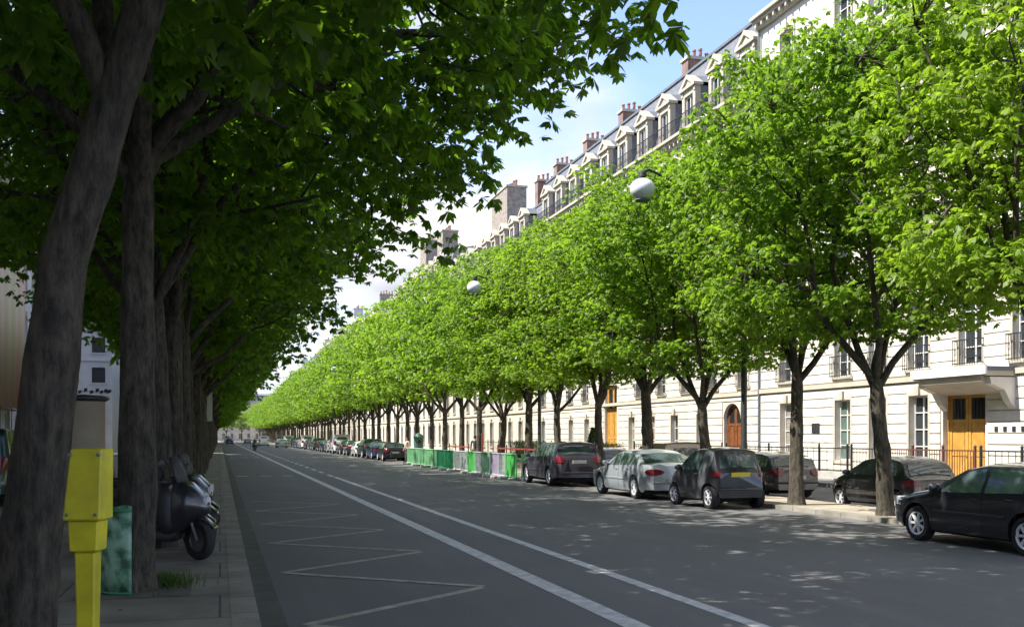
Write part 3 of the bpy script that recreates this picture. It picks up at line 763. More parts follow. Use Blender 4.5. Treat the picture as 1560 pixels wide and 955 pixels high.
# timber double door with glazed tops
def timber_door(root, x, w, h, m, y=.25, glass=True, z=.06, arch=False):
    d = MB(); t = .09
    d.box(x - w / 2, x - w / 2 + t, y - .06, y + .06, z, z + h, m).box(x + w / 2 - t, x + w / 2, y - .06, y + .06, z, z + h, m).box(x - w / 2 + t, x + w / 2 - t, y - .06, y + .06, z + h - t, z + h, m)
    for sg in (-1, 1):
        xa = x + (0.012 if sg > 0 else -w / 2 + t + .004); xb = x + (w / 2 - t - .004 if sg > 0 else -.012)
        zt = z + h - t - .004; q = .13; gz = z + h * .70
        d.box(xa, xa + q, y - .04, y + .03, z, zt, m).box(xb - q, xb, y - .04, y + .03, z, zt, m)
        for zz in (z, z + h * .30, gz - .12, zt - q): d.box(xa + q, xb - q, y - .038, y + .03, zz, zz + q, m)
        d.box(xa + q, xb - q, y - .01, y + .02, z + q, gz - .12, m)
        d.box(xa + q + .08, xb - q - .08, y - .03, y - .01, z + q + .1, z + h * .30 - .08, m).box(xa + q + .08, xb - q - .08, y - .03, y - .01, z + h * .30 + q + .08, gz - .2, m)
    do = d.build('door', root)
    g = MB()
    for sg in (-1, 1):
        xa = x + (0.15 if sg > 0 else -w / 2 + t + .14); xb = x + (w / 2 - t - .14 if sg > 0 else -.15)
        g.box(xa, xb, y, y + .02, z + h * .70 + .01, z + h - t - .14, 'glass')
        k = 1
        for k in range(1, 4): g.box(xa + (xb - xa) * k / 4 - .01, xa + (xb - xa) * k / 4 + .01, y - .025, y - .002, z + h * .70 + .02, z + h - t - .15, 'iron')
    g.build('glass_panel', do)
    hd = MB(); hd.lathe([(.012, y - .12), (.03, y - .11), (.03, y - .09), (.012, y - .07), (.012, y - .03)], 'chrome', 10, (x - .09, 0, z + 1.05), 'y'); hd.build('handle', do)
timber_door(b1, lx(31.9), 2.2, 3.4, 'oak')
cn = MB(); xc = lx(31.15)
cn.box(xc - 1.95, xc + 1.95, -1.35, -.002, 4.08, 4.22, 'zinc'); cn.box(xc - 1.91, xc + 1.91, -1.3, -.002, 3.90, 4.075, 'stone_trim')
cn.box(xc - 1.97, xc + 1.97, -1.38, -1.3, 3.95, 4.26, 'white_frame')
prs = [(-.01, 3.34), (-.01, 3.895), (-1.25, 3.895), (-1.2, 3.72), (-.35, 3.40)]
cn.rings([[(xc - 1.60, a, b) for a, b in prs], [(xc + 1.60, a, b) for a, b in prs]], 'stone_trim')
for sg in (-1, 1):
    prf = [(-.02, 2.75), (-.02, 3.86), (-1.12, 3.86), (-1.05, 3.62), (-.5, 3.42), (-.26, 3.0)]
    x0 = xc + sg * 1.73 - .15
    cn.rings([[(x0, a, b) for a, b in prf], [(x0 + .30, a, b) for a, b in prf]], 'stone')
cn.build('canopy', b1)
sq = MB()
for k in range(4): sq.box(lx(30.25) + k * .42, lx(30.25) + k * .42 + .16, -.07, -.052, 1.98, 2.16, 'iron')
sq.build('wall_vent', b1)
pl = MB(); pl.box(lx(41.9), lx(41.9) + .62, -.085, -.052, 1.95, 2.42, 'iron'); pl.build('name_plate', b1)
pp_ = MB(); pp_.tube([(.12, -.12, -.1), (.12, -.12, 22.4)], .06, 'zinc', 8); pp_.build('drainpipe', b1)

# dormered building, y 46.8 .. 87
L2 = 87 - 46.8; lx = along(87)
bays = [48.4 + 3.45 * k for k in range(12) if 48.4 + 3.45 * k < 86.2]
op = []
for k, y in enumerate(bays):
    for z0, z1 in ((8.5, 10.9), (12.2, 14.5), (16.1, 18.2)): op.append((lx(y), 1.15, z0, z1, 'casement'))
    if abs(y - 67.4) > 2.2: op.append((lx(y), 1.15, 4.45, 6.9, 'casement'))
for y in (53.4, 56.9, 60.3, 63.6, 72.3, 75.9, 79.4, 83.0): op.append((lx(y), 1.0, .8, 3.1, 'shut' if int(y) % 3 == 0 else 'casement'))
op += [(lx(49.7), 1.9, .06, 3.6, 'none'), (lx(67.5), 2.3, .06, 5.4, 'none')]
rails = [(0.05, L2 - .05, 19.72, 1.0, -.42)] + [(lx(y) - .65, lx(y) + .65, 16.07, .7, -.15) for y in bays] + [(lx(y) - .65, lx(y) + .65, 4.42, .85, -.2) for y in bays if abs(y - 67.4) > 2.2]
b2 = building('stone_building', 'long cream building with a row of pedimented attic dormers and an arched brown door', (XF, 87, 0), -math.pi / 2, L2, 19.7, op, 'stone_b',
              bands=[(3.95, .2, .12), (7.7, .2, .14), (11.5, .15, .1), (15.3, .2, .14)], courses=[(.35, 3.9, .42), (4.2, 7.6, .44)], rails=rails,
              dormers=[lx(y) for y in bays], chimneys=[(lx(59.2), 2.6, .9, 1.7, 25.5, 'brick'), (lx(70), 2.6, .9, 1.7, 25.5, 'brick'), (lx(77.6), 2.6, .9, 1.7, 25.5, 'brick'), (lx(85.2), 2.6, .9, 1.7, 25.5, 'brick'), (lx(48.2), 3.4, .9, 3, 26.2, 'brick')],
              group='stone apartment buildings on the sunlit side', roofh=6.0)
timber_door(b2, lx(49.7), 1.86, 3.5, 'oak_dark'); timber_door(b2, lx(67.5), 2.26, 5.3, 'oak')
ar = MB()   # arch head over the brown door
for sg in (-1, 1):
    pr = [(sg * .95, 3.6), (sg * .95, 2.75)] + [(sg * .95 * math.cos(a), 2.75 + .84 * math.sin(a)) for a in [math.pi / 2 * k / 8 for k in range(1, 9)]]
    if sg < 0: pr = pr[::-1]
    ar.rings([[(lx(49.7) + p[0], -.03, p[1]) for p in pr], [(lx(49.7) + p[0], .17, p[1]) for p in pr]], 'stone_b')
ar.build('arch', b2)

def side_building(label, ya, yb, H, m, dorm=True, far=False, chim=(), roofm='slate', XFs=XF, roofh=4.6, flip=False, modern=False, name='stone_building', group='stone apartment buildings on the sunlit side', dep=13, lower=True):
    L = yb - ya; n = int(L / 3.45); xs = [L / 2 + (k - (n - 1) / 2) * 3.45 for k in range(n)]
    op = []
    fl = ((.8, 3.2), (4.5, 6.9), (16.1, 18.2)) if far and lower else ((16.1, 18.2),) if far else ((4.5, 6.9), (8.5, 10.9), (12.2, 14.5), (16.1, 18.2))
    if not far and lower: fl = ((.8, 3.2),) + fl
    for x in xs:
        for z0, z1 in fl:
            if z1 < H - .8: op.append((x, 1.9 if modern else 1.15, z0, z1 - (.8 if modern else 0), 'modern' if modern else 'casement'))
    loc = (XFs, yb, 0) if not flip else (XFs, ya, 0)
    rails = [] if far or modern else [(.05, L - .05, H + .02, 1.0, -.42)]
    return building(name, label, loc, -math.pi / 2 if not flip else math.pi / 2, L, H, op, m, bands=[] if modern else [(3.95, .2, .12), (15.3, .2, .14)], rails=rails,
                    cornice=not modern, roof='mansard' if not modern else 'flat', dormers=xs if dorm else (), chimneys=chim, group=group, roofm=roofm, roofh=roofh, depth=dep, trim='stone_trim' if not modern else m)
b3 = side_building('cream building with a big brick-sided chimney block, just past the dormered building', 87, 124, 19.3, 'stone_c', chim=[(124 - 100.8, 1.9, 6.0, 2.0, 26.6, 'brick_pale'), (124 - 90, 2.6, .9, 2.2, 25.2, 'brick')])
b4 = side_building('taller pale building with two square grey chimney stacks on its roof', 124, 162, 21.5, 'stone_b', dorm=True, chim=[(162 - 130.5, 2.0, 3.4, 2.0, 28.2, 'brick_pale'), (162 - 142, 2.0, 4.2, 2.0, 29.0, 'brick_pale')])
b5 = side_building('pale building far down the sunlit row, its roof just over the treetops', 162, 205, 21.0, 'stone_b', far=True, chim=[(20, 2.6, .9, 2.5, 27.5, 'brick')])
b6 = side_building('very distant grey-roofed building with white attic blocks at the end of the skyline', 205, 300, 22.5, 'stone_c', far=True, chim=[(12, 2.5, 3, 2, 28.5, 'stone_b'), (45, 2.5, 5, 2, 28, 'stone_pale'), (75, 2.5, 4, 2, 29.5, 'stone_pale')], roofm='zinc', roofh=5)
b7 = side_building('farthest grey building, barely seen where the street vanishes', 300, 480, 23, 'stone_c', lower=False, far=True, dorm=False, chim=[(40, 2.5, 4, 2, 29, 'stone_pale'), (110, 2.5, 4, 2, 29, 'stone_pale')], roofm='zinc')
side_building('pale building across the far end of the street, behind the last trees', 0, 60, 16, 'stone_c', far=True, dorm=False, name='stone_building', group=None)
last = [o for o in bpy.data.objects if o.get('label', '').startswith('pale building across')][0]; last.location = (-25, 455, 0); last.rotation_euler = (0, 0, 0)
# shaded side
GB = 'buildings behind the shaded trees'
side_building('long unseen building along the service road, added to shade the near side', -45, 72, 21.5, 'stone_c', dorm=False, lower=False, far=True, XFs=-14.2, flip=True, name='apartment_building', group=GB)  # out of view; placed and sized to hold light off the near side
side_building('pale stone building beside the hanging printed tarpaulin', 72, 108, 19.5, 'stone_pale', dorm=False, XFs=-14.2, flip=True, name='apartment_building', group=GB)
building('white_building', 'white modern building with dark wide windows seen between the two nearest trunks', (-22, 112, 0), 0, 11.4, 17.5, [(x, 1.3, 1.2 + 3.05 * j, 2.75 + 3.05 * j, 'modern') for x in (1.2, 3.3, 5.4, 7.6, 10.1) for j in range(5)],
         'stone_pale', cornice=False, roof='flat', group=GB, trim='stone_pale', bands=[(.35 + 3.05 * j, .12, .18) for j in range(1, 6)], depth=38)
side_building('grey far building on the shaded side, beyond the white one', 152, 300, 20, 'stone_c', lower=False, far=True, dorm=False, XFs=-14.2, flip=True, name='apartment_building', group=GB)

tp = MB()
nx = 24; tpv = []
for i in range(nx + 1):
    for z in (3.7, 8.5, 13.4): tpv.append((-13.2 + .06 * math.sin(i * 1.3), 67.5 + 11.5 * i / nx, z))
tp.add(tpv, [(i * 3 + j, (i + 1) * 3 + j, (i + 1) * 3 + j + 1, i * 3 + j + 1) for i in range(nx) for j in range(2)], 'tarp')
t = tp.build('tarpaulin', smooth=60); tag(t, 'reddish and ochre printed tarpaulin hung over the facade at the left edge', 'tarpaulin')
sm = t.modifiers.new('thick', 'SOLIDIFY'); sm.thickness = .02
sg_ = empty('scaffold', (0, 0, 0)); tag(sg_, 'steel scaffold holding up the printed tarpaulin', 'scaffold')
s_ = MB()
for y in (67.5, 71.3, 75.1, 79): s_.tube([(-13.4, y, .1), (-13.4, y, 13.6)], .03, 'zinc', 6).tube([(-14.1, y, .1), (-14.1, y, 13.6)], .03, 'zinc', 6)
s_.build('pole', sg_); s_ = MB()
for z in (2, 4, 6, 8, 10, 12, 13.5): s_.tube([(-13.4, 67.5, z), (-13.4, 79, z)], .03, 'zinc', 6)
s_.build('rail', sg_); s_ = MB()
for z in (3.6, 7.6, 11.6): s_.box(-14.1, -13.45, 67.5, 79, z, z + .05, 'beige_panel')
s_.build('platform', sg_)

# ------------------------------------------------------------------ fence in front of the stone buildings
def fence(ya, yb, label, m='iron', gap=.16, x=24.5, plinth=True, h=1.3, bars=True):
    root = empty('iron_fence', (x, ya, .05)); tag(root, label, 'fence', 'iron fences in front of the stone buildings'); L = yb - ya
    r = MB(); r.box(-.025, .025, 0, L, h - .05, h, m).box(-.015, .015, 0, L, .32, .35, m)
    r.build('rail', root)
    if bars:
        b = MB(); y = gap
        while y < L - .05: b.box(-.009, .009, y - .009, y + .009, .35, h - .05, m, 'bt'); y += gap
        b.build('bar', root)
    n = max(1, round(L / 1.9)); first = None
    for k in range(n + 1):
        if first is None:
            p = MB(); p.box(-.035, .035, -.035, .035, 0, h + .06, m).lathe([(.03, h + .06), (.055, h + .10), (.055, h + .13), (.01, h + .18)], m, 8); first = p.build('post', root); o = first
        else: o = first.copy(); C.objects.link(o)
        o.location = (0, min(L - .04, max(.04, L * k / n)), 0)
    if plinth: MB().box(-.14, .14, 0, L, -.2, .30, 'concrete').build('plinth', root)
fence(36.2, 46.6, 'dark open iron fence on a low plinth between the city car and the black hatchback', gap=.5)
fence(34.0, 36.0, 'short run of dark fence beside the canopy', gap=.2)
fence(28.9, 33.8, 'maroon close-barred railing in front of the timber entrance', 'rust_iron', gap=.13)
fence(10, 28.7, 'dark iron fence near the right picture edge beyond the dark hatchback', gap=.3)
fence(47, 58.5, 'low iron fence in front of the arched brown door', gap=.3)
fence(71, 100, 'iron fence behind the dark estate car', gap=.4)

def hedge(x, y, lx_, ly_, h, label, cone=False, name='hedge'):
    rs = np.random.RandomState(int(x * 10 + y)); n = int(700 * lx_ * ly_ * h) + 300
    if cone:
        t = rs.uniform(0, 1, n) ** .6; r = lx_ * (1 - t) * np.sqrt(rs.uniform(.3, 1, n)) * .5 + .05; a = rs.uniform(0, 6.28, n)
        P = np.stack([r * np.cos(a), r * np.sin(a), .15 + (1 - (1 - t)) * h * .95], 1)
    else: P = rs.uniform(-.5, .5, (n, 3)) * np.array([lx_, ly_, h]) + np.array([0, 0, h / 2 + .08]); P += rs.normal(0, .05, P.shape)
    V, F = leaves(rs, P, rs.uniform(.06, .12, n), 4, droop=(-.3, .8))
    root = empty(name, (x, y, .05)); tag(root, label, 'hedge' if name == 'hedge' else 'shrub')
    c = bpy.data.objects.new('foliage', np_mesh('foliage', V, F, 'hedge')); C.objects.link(c); c.parent = root
    s = MB()
    for k in range(6): s.tube([(rs.uniform(-.2, .2) * lx_, rs.uniform(-.3, .3) * ly_, -.05), (0, rs.uniform(-.3, .3) * ly_, h * .6)], [.03, .012], 'bark', 5)
    s.build('stem', root)
hedge(23.9, 64, .9, 9.0, 1.25, 'dark green clipped hedge in front of the tall orange door and silver saloon')
hedge(22.9, 61.5, 1.5, 1.5, 2.3, 'pointed dark shrub standing before the hedge by the silver saloon', True, 'conical_shrub')
hedge(24.0, 79, .8, 9, 1.3, 'clipped hedge along the railing behind the dark estate car')

# ------------------------------------------------------------------ street lamps
def lamp(x, y, label):
    root = empty('street_lamp', (x, y, .1)); tag(root, label, 'street lamp', 'globe street lamps on curved arms')
    p = MB(); p.lathe([(.17, -.05), (.17, .5), (.13, .6), (.10, .9), (.085, 1.0), (.07, 6.9), (.055, 7.0), (.02, 7.1)], 'lamp_post', 14); p.build('post', root, 50)
    a = MB()
    pts = [Vector((0, 0, 6.3)), Vector((-.25, 0, 6.9)), Vector((-.75, 0, 7.55)), Vector((-1.4, 0, 8.15)), Vector((-2.1, 0, 8.65)), Vector((-2.62, 0, 8.85)), Vector((-2.8, 0, 8.78))]
    pts = [Vector((q.x * 1.08, 0, q.z)) for q in pts]; a.tube(pts, [.055, .055, .05, .045, .04, .04, .04], 'lamp_post', 8); a.lathe([(.05, 8.62), (.12, 8.66), (.11, 8.76), (.04, 8.8)], 'lamp_post', 12, (-3.02, 0, 0)); a.build('arm', root, 50)
    g = MB(); r = .335; g.lathe([(.01, 8.32 + r * .86)] + [(r * math.sin(t), 8.32 + r * .86 * math.cos(t)) for t in [math.pi * k / 16 for k in range(1, 14)]] + [(r * .42, 8.32 - r * .86), (.01, 8.32 - r * .88)], 'globe', 24, (-3.02, 0, 0)); g.build('globe', root, 60)
    q = MB(); q.lathe([(r * .55, 8.05), (r * .62, 8.02), (r * .5, 7.985), (.01, 7.98)], 'zinc', 20, (-3.02, 0, 0)); q.build('collar', root, 50)
    return root
lampspec = [(25.4, 'street lamp with the largest pale globe, its post behind the two-seater city car'), (44.2, 'street lamp whose smaller pale globe shows among the leaves above the green barriers'),
            (102, 'farthest globe street lamp, a white dot in the distant treetops')]
l0 = None
for y, lab in lampspec:
    if l0 is None: l0 = lamp(13.9, y, lab)
    else:
        o = copy_tree(l0); o.location = (13.9, y, .1); o['label'] = lab

# ------------------------------------------------------------------ cars
def sinterp(pts, smooth=.05):
    xs = np.array([p[0] for p in pts][::-1]) if pts[0][0] > pts[-1][0] else np.array([p[0] for p in pts])
    zs = np.array([p[1] for p in pts][::-1]) if pts[0][0] > pts[-1][0] else np.array([p[1] for p in pts])
    def f(x):
        return float(sum(wt * np.interp(x + o * smooth, xs, zs) for o, wt in ((-1.5, .12), (-.75, .2), (0, .36), (.75, .2), (1.5, .12))))
    return f

def make_car(name, P):
    root = empty(name)
    L, W, H = P['L'], P['W'], P['H']; top = sinterp(P['top']); belt = sinterp(P['belt'])
    hx = L / 2; pm = P['paint']; wr = P.get('wr', .31); arch = wr + .055
    wheels = P['wheels']; tumble = P.get('tumble', .42); lvl = P.get('sill', .22)
    def hw(x):
        d = hx - abs(x); r = P.get('round', .55)
        return W / 2 * (1 - .22 * max(0, 1 - d / r) ** 2.4)
    def zbot(x):
        z = lvl + (.06 if hx - abs(x) < .4 else 0)
        for wx in wheels:
            if abs(x - wx) < arch: z = max(z, wr + math.sqrt(arch ** 2 - (x - wx) ** 2) * .98)
        return z
    def nose(x, z):
        """pull the ends in towards the top and the sill"""
        d = hx - abs(x); k = max(0, 1 - d / .35)
        return -math.copysign(k * (P.get('rake', .10) * max(0, (z - .5) / .4) ** 2 + .06 * max(0, (.36 - z) / .2)), x)
    def side(x, z):
        wb = hw(x) * .965; zb_ = min(belt(x), top(x) - .02)
        return wb - tumble * max(0, z - zb_)
    E = .075; CR = .05
    def topz(x, y):
        g = top(x); s = side(x, g - E) if top(x) > belt(x) + .05 else hw(x) * .93
        return g - CR * min(1, abs(y) / s) ** 2
    st = set(np.round(np.linspace(-hx, hx, int(L / .05)), 3))
    for wx in wheels:
        for k in range(13): st.add(round(wx + arch * math.cos(math.pi * k / 12), 3))
        st.add(round(wx + arch + .004, 3)); st.add(round(wx - arch - .004, 3))
    st = sorted(s for s in st if abs(s) <= hx)
    rings = []
    for x in st:
        zb_ = zbot(x); zt = top(x); zw = min(belt(x), zt - .02); w_ = hw(x)
        r = [(0, zb_), (w_ * .80, zb_), (w_ * .93, zb_ + .001)]
        for z, f in ((.30, .975), (.45, .997), (.60, 1.0), (.75, .99)):
            zz = max(min(z, zw - .02), zb_ + .004 + z * .01); r.append((w_ * f, zz))
        zw2 = max(zw, zb_ + .02)
        r.append((w_ * .965, zw2))
        g = zt - E - zw2
        if g > .02:
            r.append((side(x, zt - E), zt - E)); s_ = side(x, zt - E)
            r += [(s_ * .93, zt - CR * .9 - .012), (s_ * .6, zt - CR * .36), (0, zt)]
        else:
            s_ = w_ * .965; zz = max(zt, zw2)
            r += [(s_ * .97, zw2 + (zz - zw2) * .3), (s_ * .88, zw2 + (zz - zw2) * .62), (s_ * .55, zw2 + (zz - zw2) * .9), (0, zz)]
        full = [(x + nose(x, z), y, z) for y, z in r] + [(x + nose(x, z), -y, z) for y, z in r[-2:0:-1]]
        rings.append(full)
    n = len(rings[0]); V = [p for r in rings for p in r]; F = []; mt = []
    b = MB(); nb = len(r)
    paintF, underF = [], []
    for i in range(len(rings) - 1):
        for j in range(n):
            a = i * n + j; c = i * n + (j + 1) % n; q = (a, c, c + n, a + n)
            (underF if j in (0, 1, n - 1, n - 2) else paintF).append(q)
    cap = [tuple(range(n - 1, -1, -1)), tuple((len(rings) - 1) * n + j for j in range(n))]
    b.add(V, paintF + cap, pm); o_ = len(b.v); b.f += [tuple(k for k in q) for q in underF]; b.m += [b.mi('under')] * len(underF)
    b.box(-hx + .35, hx - .35, -(W / 2 - .27), W / 2 - .27, .16, .55, 'under')
    bo = b.build('body', root, smooth=38)
    # glass on the sides
    def side_glass(nm, xb0, xb1, xt0, xt1, z0f=.015, z1=.115):
        for sg in (1, -1):
            g = MB(); vs = []; K = 10
            for k in range(K + 1):
                s = k / K
                for t in (0, .5, 1):
                    xa = xb0 + (xb1 - xb0) * s; xt = xt0 + (xt1 - xt0) * s; x = xa + (xt - xa) * t
                    zlo = belt(xa) + z0f; zhi = min(top(xt) - z1, top(xa) + 10); z = zlo + (zhi - zlo) * t
                    vs.append((x, sg * (side(x, z) + .006), z))
            fs = [(i * 3 + j, (i + 1) * 3 + j, (i + 1) * 3 + j + 1, i * 3 + j + 1) for i in range(K) for j in (0, 1)]
            if sg > 0: fs = [f[::-1] for f in fs]
            g.add(vs, fs, 'car_glass'); g.build(nm, root, 60)
    for gl in P['side']: side_glass('side_window', *gl)
    def top_glass(nm, xa, xb, inset=.10, m='car_glass'):
        g = MB(); K = 12; vs = []
        sgn = 1 if xa > xb else -1
        for k in range(K + 1):
            x = xa + (xb - xa) * k / K; zz = top(x)
            s_ = max(.2, side(x, zz - E) - inset) if zz > belt(x) + .05 else hw(x) * .965 - inset - .05
            for t in np.linspace(-1, 1, 9): vs.append((x + nose(x, zz) + sgn * .012 * (1 if xa > 0 else 1) * (1 if xb < xa else -1) * (1 if xa > 0 else -1), t * s_, topz(x, t * s_) + .012))
        fs = [(i * 9 + j, i * 9 + j + 1, (i + 1) * 9 + j + 1, (i + 1) * 9 + j) for i in range(K) for j in range(8)]
        g.add(vs, fs, m); g.build(nm, root, 60)
    if 'cell' in P:
        xa_, xb_ = P['cell']
        for sg in (1, -1):
            g = MB(); vs = []; K = 6; Z = 12
            for k in range(K + 1):
                for j in range(Z + 1):
                    t = j / Z; x = xa_ + (xb_ - xa_) * k / K + .22 * (1 - t) ** 2
                    zt_ = top(x) - E - .0; z0_ = zbot(x) + .02; z = z0_ + (zt_ - z0_) * t
                    yy = side(x, z) if z > belt(x) else hw(x) * np.interp(z, [.2, .3, .45, .6, .75, max(.76, belt(x))], [.94, .975, .997, 1, .99, .965])
                    vs.append((x + nose(x, z), sg * (yy + .007), z))
            fs = [(i * (Z + 1) + j, (i + 1) * (Z + 1) + j, (i + 1) * (Z + 1) + j + 1, i * (Z + 1) + j + 1) for i in range(K) for j in range(Z)]
            g.add(vs, [f if sg < 0 else f for f in fs], 'paint_grey'); g.build('side_panel', root, 50)
    top_glass('windscreen', *P['wind']); top_glass('rear_window', *P['rear'])
    # wheels
    sp = P.get('spokes', 7); first = None
    for wx in wheels:
        for sg in (1, -1):
            y0 = sg * (W / 2 - .025)
            if first is None:
                wo = empty('wheel', (0, 0, 0)); wo.parent = root
                t = MB(); t.lathe([(wr * .66, 0.0), (wr * .72, .012), (wr * .93, .006), (wr, -.03), (wr, -.16), (wr * .93, -.19), (wr * .66, -.19)], 'rubber', 28, axis='y', cap=False); t.build('tyre', wo, 40)
                rm = MB(); rm.lathe([(.01, -.045), (wr * .66, -.05), (wr * .66, -.06), (.01, -.06)], 'under', 20, axis='y')
                rm.lathe([(wr * .60, -.04), (wr * .61, -.002), (wr * .67, .004), (wr * .685, -.02), (wr * .67, -.045)], 'alloy', 24, axis='y', cap=False)
                rm.lathe([(.055, -.04), (.055, -.006), (.03, 0), (.01, 0)], 'alloy', 12, axis='y')
                for k in range(sp):
                    a = 2 * math.pi * k / sp; c_, s_ = math.cos(a), math.sin(a); hwid = wr * P.get('spw', .072)
                    q = [(.045, -hwid * .8), (wr * .62, -hwid), (wr * .62, hwid), (.045, hwid * .8)]
                    vv_ = [(u * c_ - v * s_, yy, u * s_ + v * c_) for yy in (-.042, -.008) for u, v in q]
                    rm.add(vv_, [(4, 5, 6, 7), (0, 1, 5, 4), (1, 2, 6, 5), (2, 3, 7, 6), (3, 0, 4, 7)], 'alloy')
                rm.build('rim', wo, 30); first = wo; o = wo
                KID[wo.name] = [c for c in bpy.data.objects if c.parent == wo]
            else: o = copy_tree(first, root)
            o.location = (wx, y0, wr); o.rotation_euler = (0, 0, 0 if sg > 0 else math.pi)
    # lights, plates, mirrors, trims
    for sg in (1, -1):
        z = P.get('hl', .68); x = hx - .30
        h_ = MB(); vs = []
        for k in range(5):
            xx = hx - .05 - .42 * k / 4
            for t in (0, 1): zz = z - .06 + .14 * t * (1 - .35 * k / 4); vs.append((xx + nose(xx, zz) * .9 + (.012 if k == 0 else 0), sg * (hw(xx) * .99 + .008 - (.0 if t == 0 else .012)), zz))
        fs = [(i * 2, i * 2 + 2, i * 2 + 3, i * 2 + 1) for i in range(4)]
        h_.add(vs, [f if sg < 0 else f[::-1] for f in fs], 'clear_lens')
        xx = hx; h_.cbox(hx - .10, hx + .008 + nose(hx, z), *sorted((sg * (hw(hx) * .97), sg * (hw(hx) * .52))), z - .06, z + .075, 'clear_lens', .015); h_.build('headlight', root)
        tz0, tz1 = P.get('tl', (.72, .95)); t_ = MB(); vs = []; tw = P.get('tlw', .22); zc_ = (tz0 + tz1) / 2; ov = P.get('oval', .35)
        def sy(x, z): return min(hw(x), side(x, z) if z > belt(x) else hw(x))
        path_ = [(-hx + .24 - .24 * k / 5, None) for k in range(6)] + [(-hx, sy(-hx, zc_) - tw * (k + .5) / 6) for k in range(6)]
        K = len(path_) - 1
        for k, (xx, yy) in enumerate(path_):
            q = 2 * k / K - 1; hh_ = (tz1 - tz0) / 2 * math.sqrt(max(.02, 1 - ov * 2 * q * q if ov < .5 else 1 - q * q * .98))
            for t in (-1, 0, 1):
                zz = zc_ + hh_ * t
                if yy is None: vs.append((xx + nose(xx, zz) - (.006 if k > 3 else 0), sg * (sy(xx, zz) + .010 + .006 * (t == 0)), zz))
                else: vs.append((xx + nose(xx, zz) - .014 - .008 * (t == 0), sg * min(yy, sy(-hx, zz)), zz))
        t_.add(vs, [f if sg > 0 else f[::-1] for f in [(i * 3 + j, (i + 1) * 3 + j, (i + 1) * 3 + j + 1, i * 3 + j + 1) for i in range(K) for j in (0, 1)]], 'red_lens')
        t_.build('taillight', root, 60)
        m_ = MB(); mx = P['mirror']; mz = belt(mx) + .07
        m_.loft([(mx - .07, sg * (side(mx, mz) + .12), mz + .02, .075, .06), (mx - .05, sg * (side(mx, mz) + .12), mz + .02, .095, .075), (mx + .05, sg * (side(mx, mz) + .11), mz + .015, .085, .065), (mx + .09, sg * (side(mx, mz) + .09), mz, .03, .03)], pm, 12)
        m_.box(mx - .02, mx + .04, *sorted((sg * (side(mx, mz) - .02), sg * (side(mx, mz) + .06))), mz - .05, mz - .01, 'plastic'); m_.build('mirror', root, 60)
        if P.get('trim', True):
            s_ = MB(); xa, xb = wheels[1] + arch + .05, wheels[0] - arch - .05
            for zz, hh, mm in ((.54, .05, P.get('trimm', 'plastic')),):
                K = 8; vs = []
                for k in range(K + 1):
                    xx = xa + (xb - xa) * k / K
                    vs += [(xx, sg * (hw(xx) + .002), zz), (xx, sg * (hw(xx) + .016), zz + .006), (xx, sg * (hw(xx) + .016), zz + hh - .006), (xx, sg * (hw(xx) + .002), zz + hh)]
                s_.add(vs, [(i * 4 + j, (i + 1) * 4 + j, (i + 1) * 4 + j + 1, i * 4 + j + 1) if sg < 0 else (i * 4 + j + 1, (i + 1) * 4 + j + 1, (i + 1) * 4 + j, i * 4 + j) for i in range(K) for j in range(3)], mm)
            s_.build('side_trim', root)
        dl = MB()
        for xx in P.get('doors', ()):
            vs = []; zs_ = np.linspace(.30, belt(xx) - .0, 6)
            for zz in zs_:
                yy = sg * (hw(xx) * np.interp(zz, [.3, .45, .6, .75, max(.76, belt(xx))], [.975, .997, 1, .99, .965]) + .004)
                vs += [(xx - .006, yy, zz), (xx + .006, yy, zz)]
            fs = [(i * 2, i * 2 + 1, i * 2 + 3, i * 2 + 2) for i in range(5)]
            dl.add(vs, [f if sg < 0 else f[::-1] for f in fs], 'under')
        if dl.v: dl.build('door_seam', root)
        hd = MB()
        for xx in P.get('handles', ()):
            zz = belt(xx) - .11; yy = hw(xx) * .97
            hd.cbox(xx - .09, xx + .09, *sorted((sg * (yy + .0), sg * (yy + .035))), zz, zz + .03, pm, .008)
        if hd.v: hd.build('door_handle', root)
    pz = P.get('platez', .62); xo = -hx + nose(-hx, pz)
    MB().box(xo - .012, xo + .02, -.26, .26, pz, pz + .11, P.get('plate', 'plate_white')).build('number_plate', root)
    MB().box(hx + nose(hx, .42) - .02, hx + nose(hx, .42) + .010, -.26, .26, .37, .48, 'plate_white').build('number_plate', root)
    gr = MB(); gr.cbox(hx - .1, hx + nose(hx, .6) + .010, -.40, .40, .58, .68, 'under', .01); gr.cbox(hx - .1, hx + nose(hx, .3) + .012, -.55, .55, .24, .34, 'under', .01); gr.build('grille', root)
    for sx in (1, -1):
        bp = MB(); pts_ = []
        for k in range(11):
            y = (k / 10 * 2 - 1); yy = y * W / 2 * .80
            pts_.append((sx * (hx + .012 - .035 * abs(y) ** 3), yy, .50))
        bp.tube(pts_, .028, P.get('bumper', 'plastic'), 6)
        bp.build('bumper_strip', root, 60)
    if P.get('wiper', True):
        wz = .0
    KID[root.name] = [c for c in bpy.data.objects if c.parent == root]
    for c in KID[root.name]: KID[c.name] = [d for d in bpy.data.objects if d.parent == c]
    return root

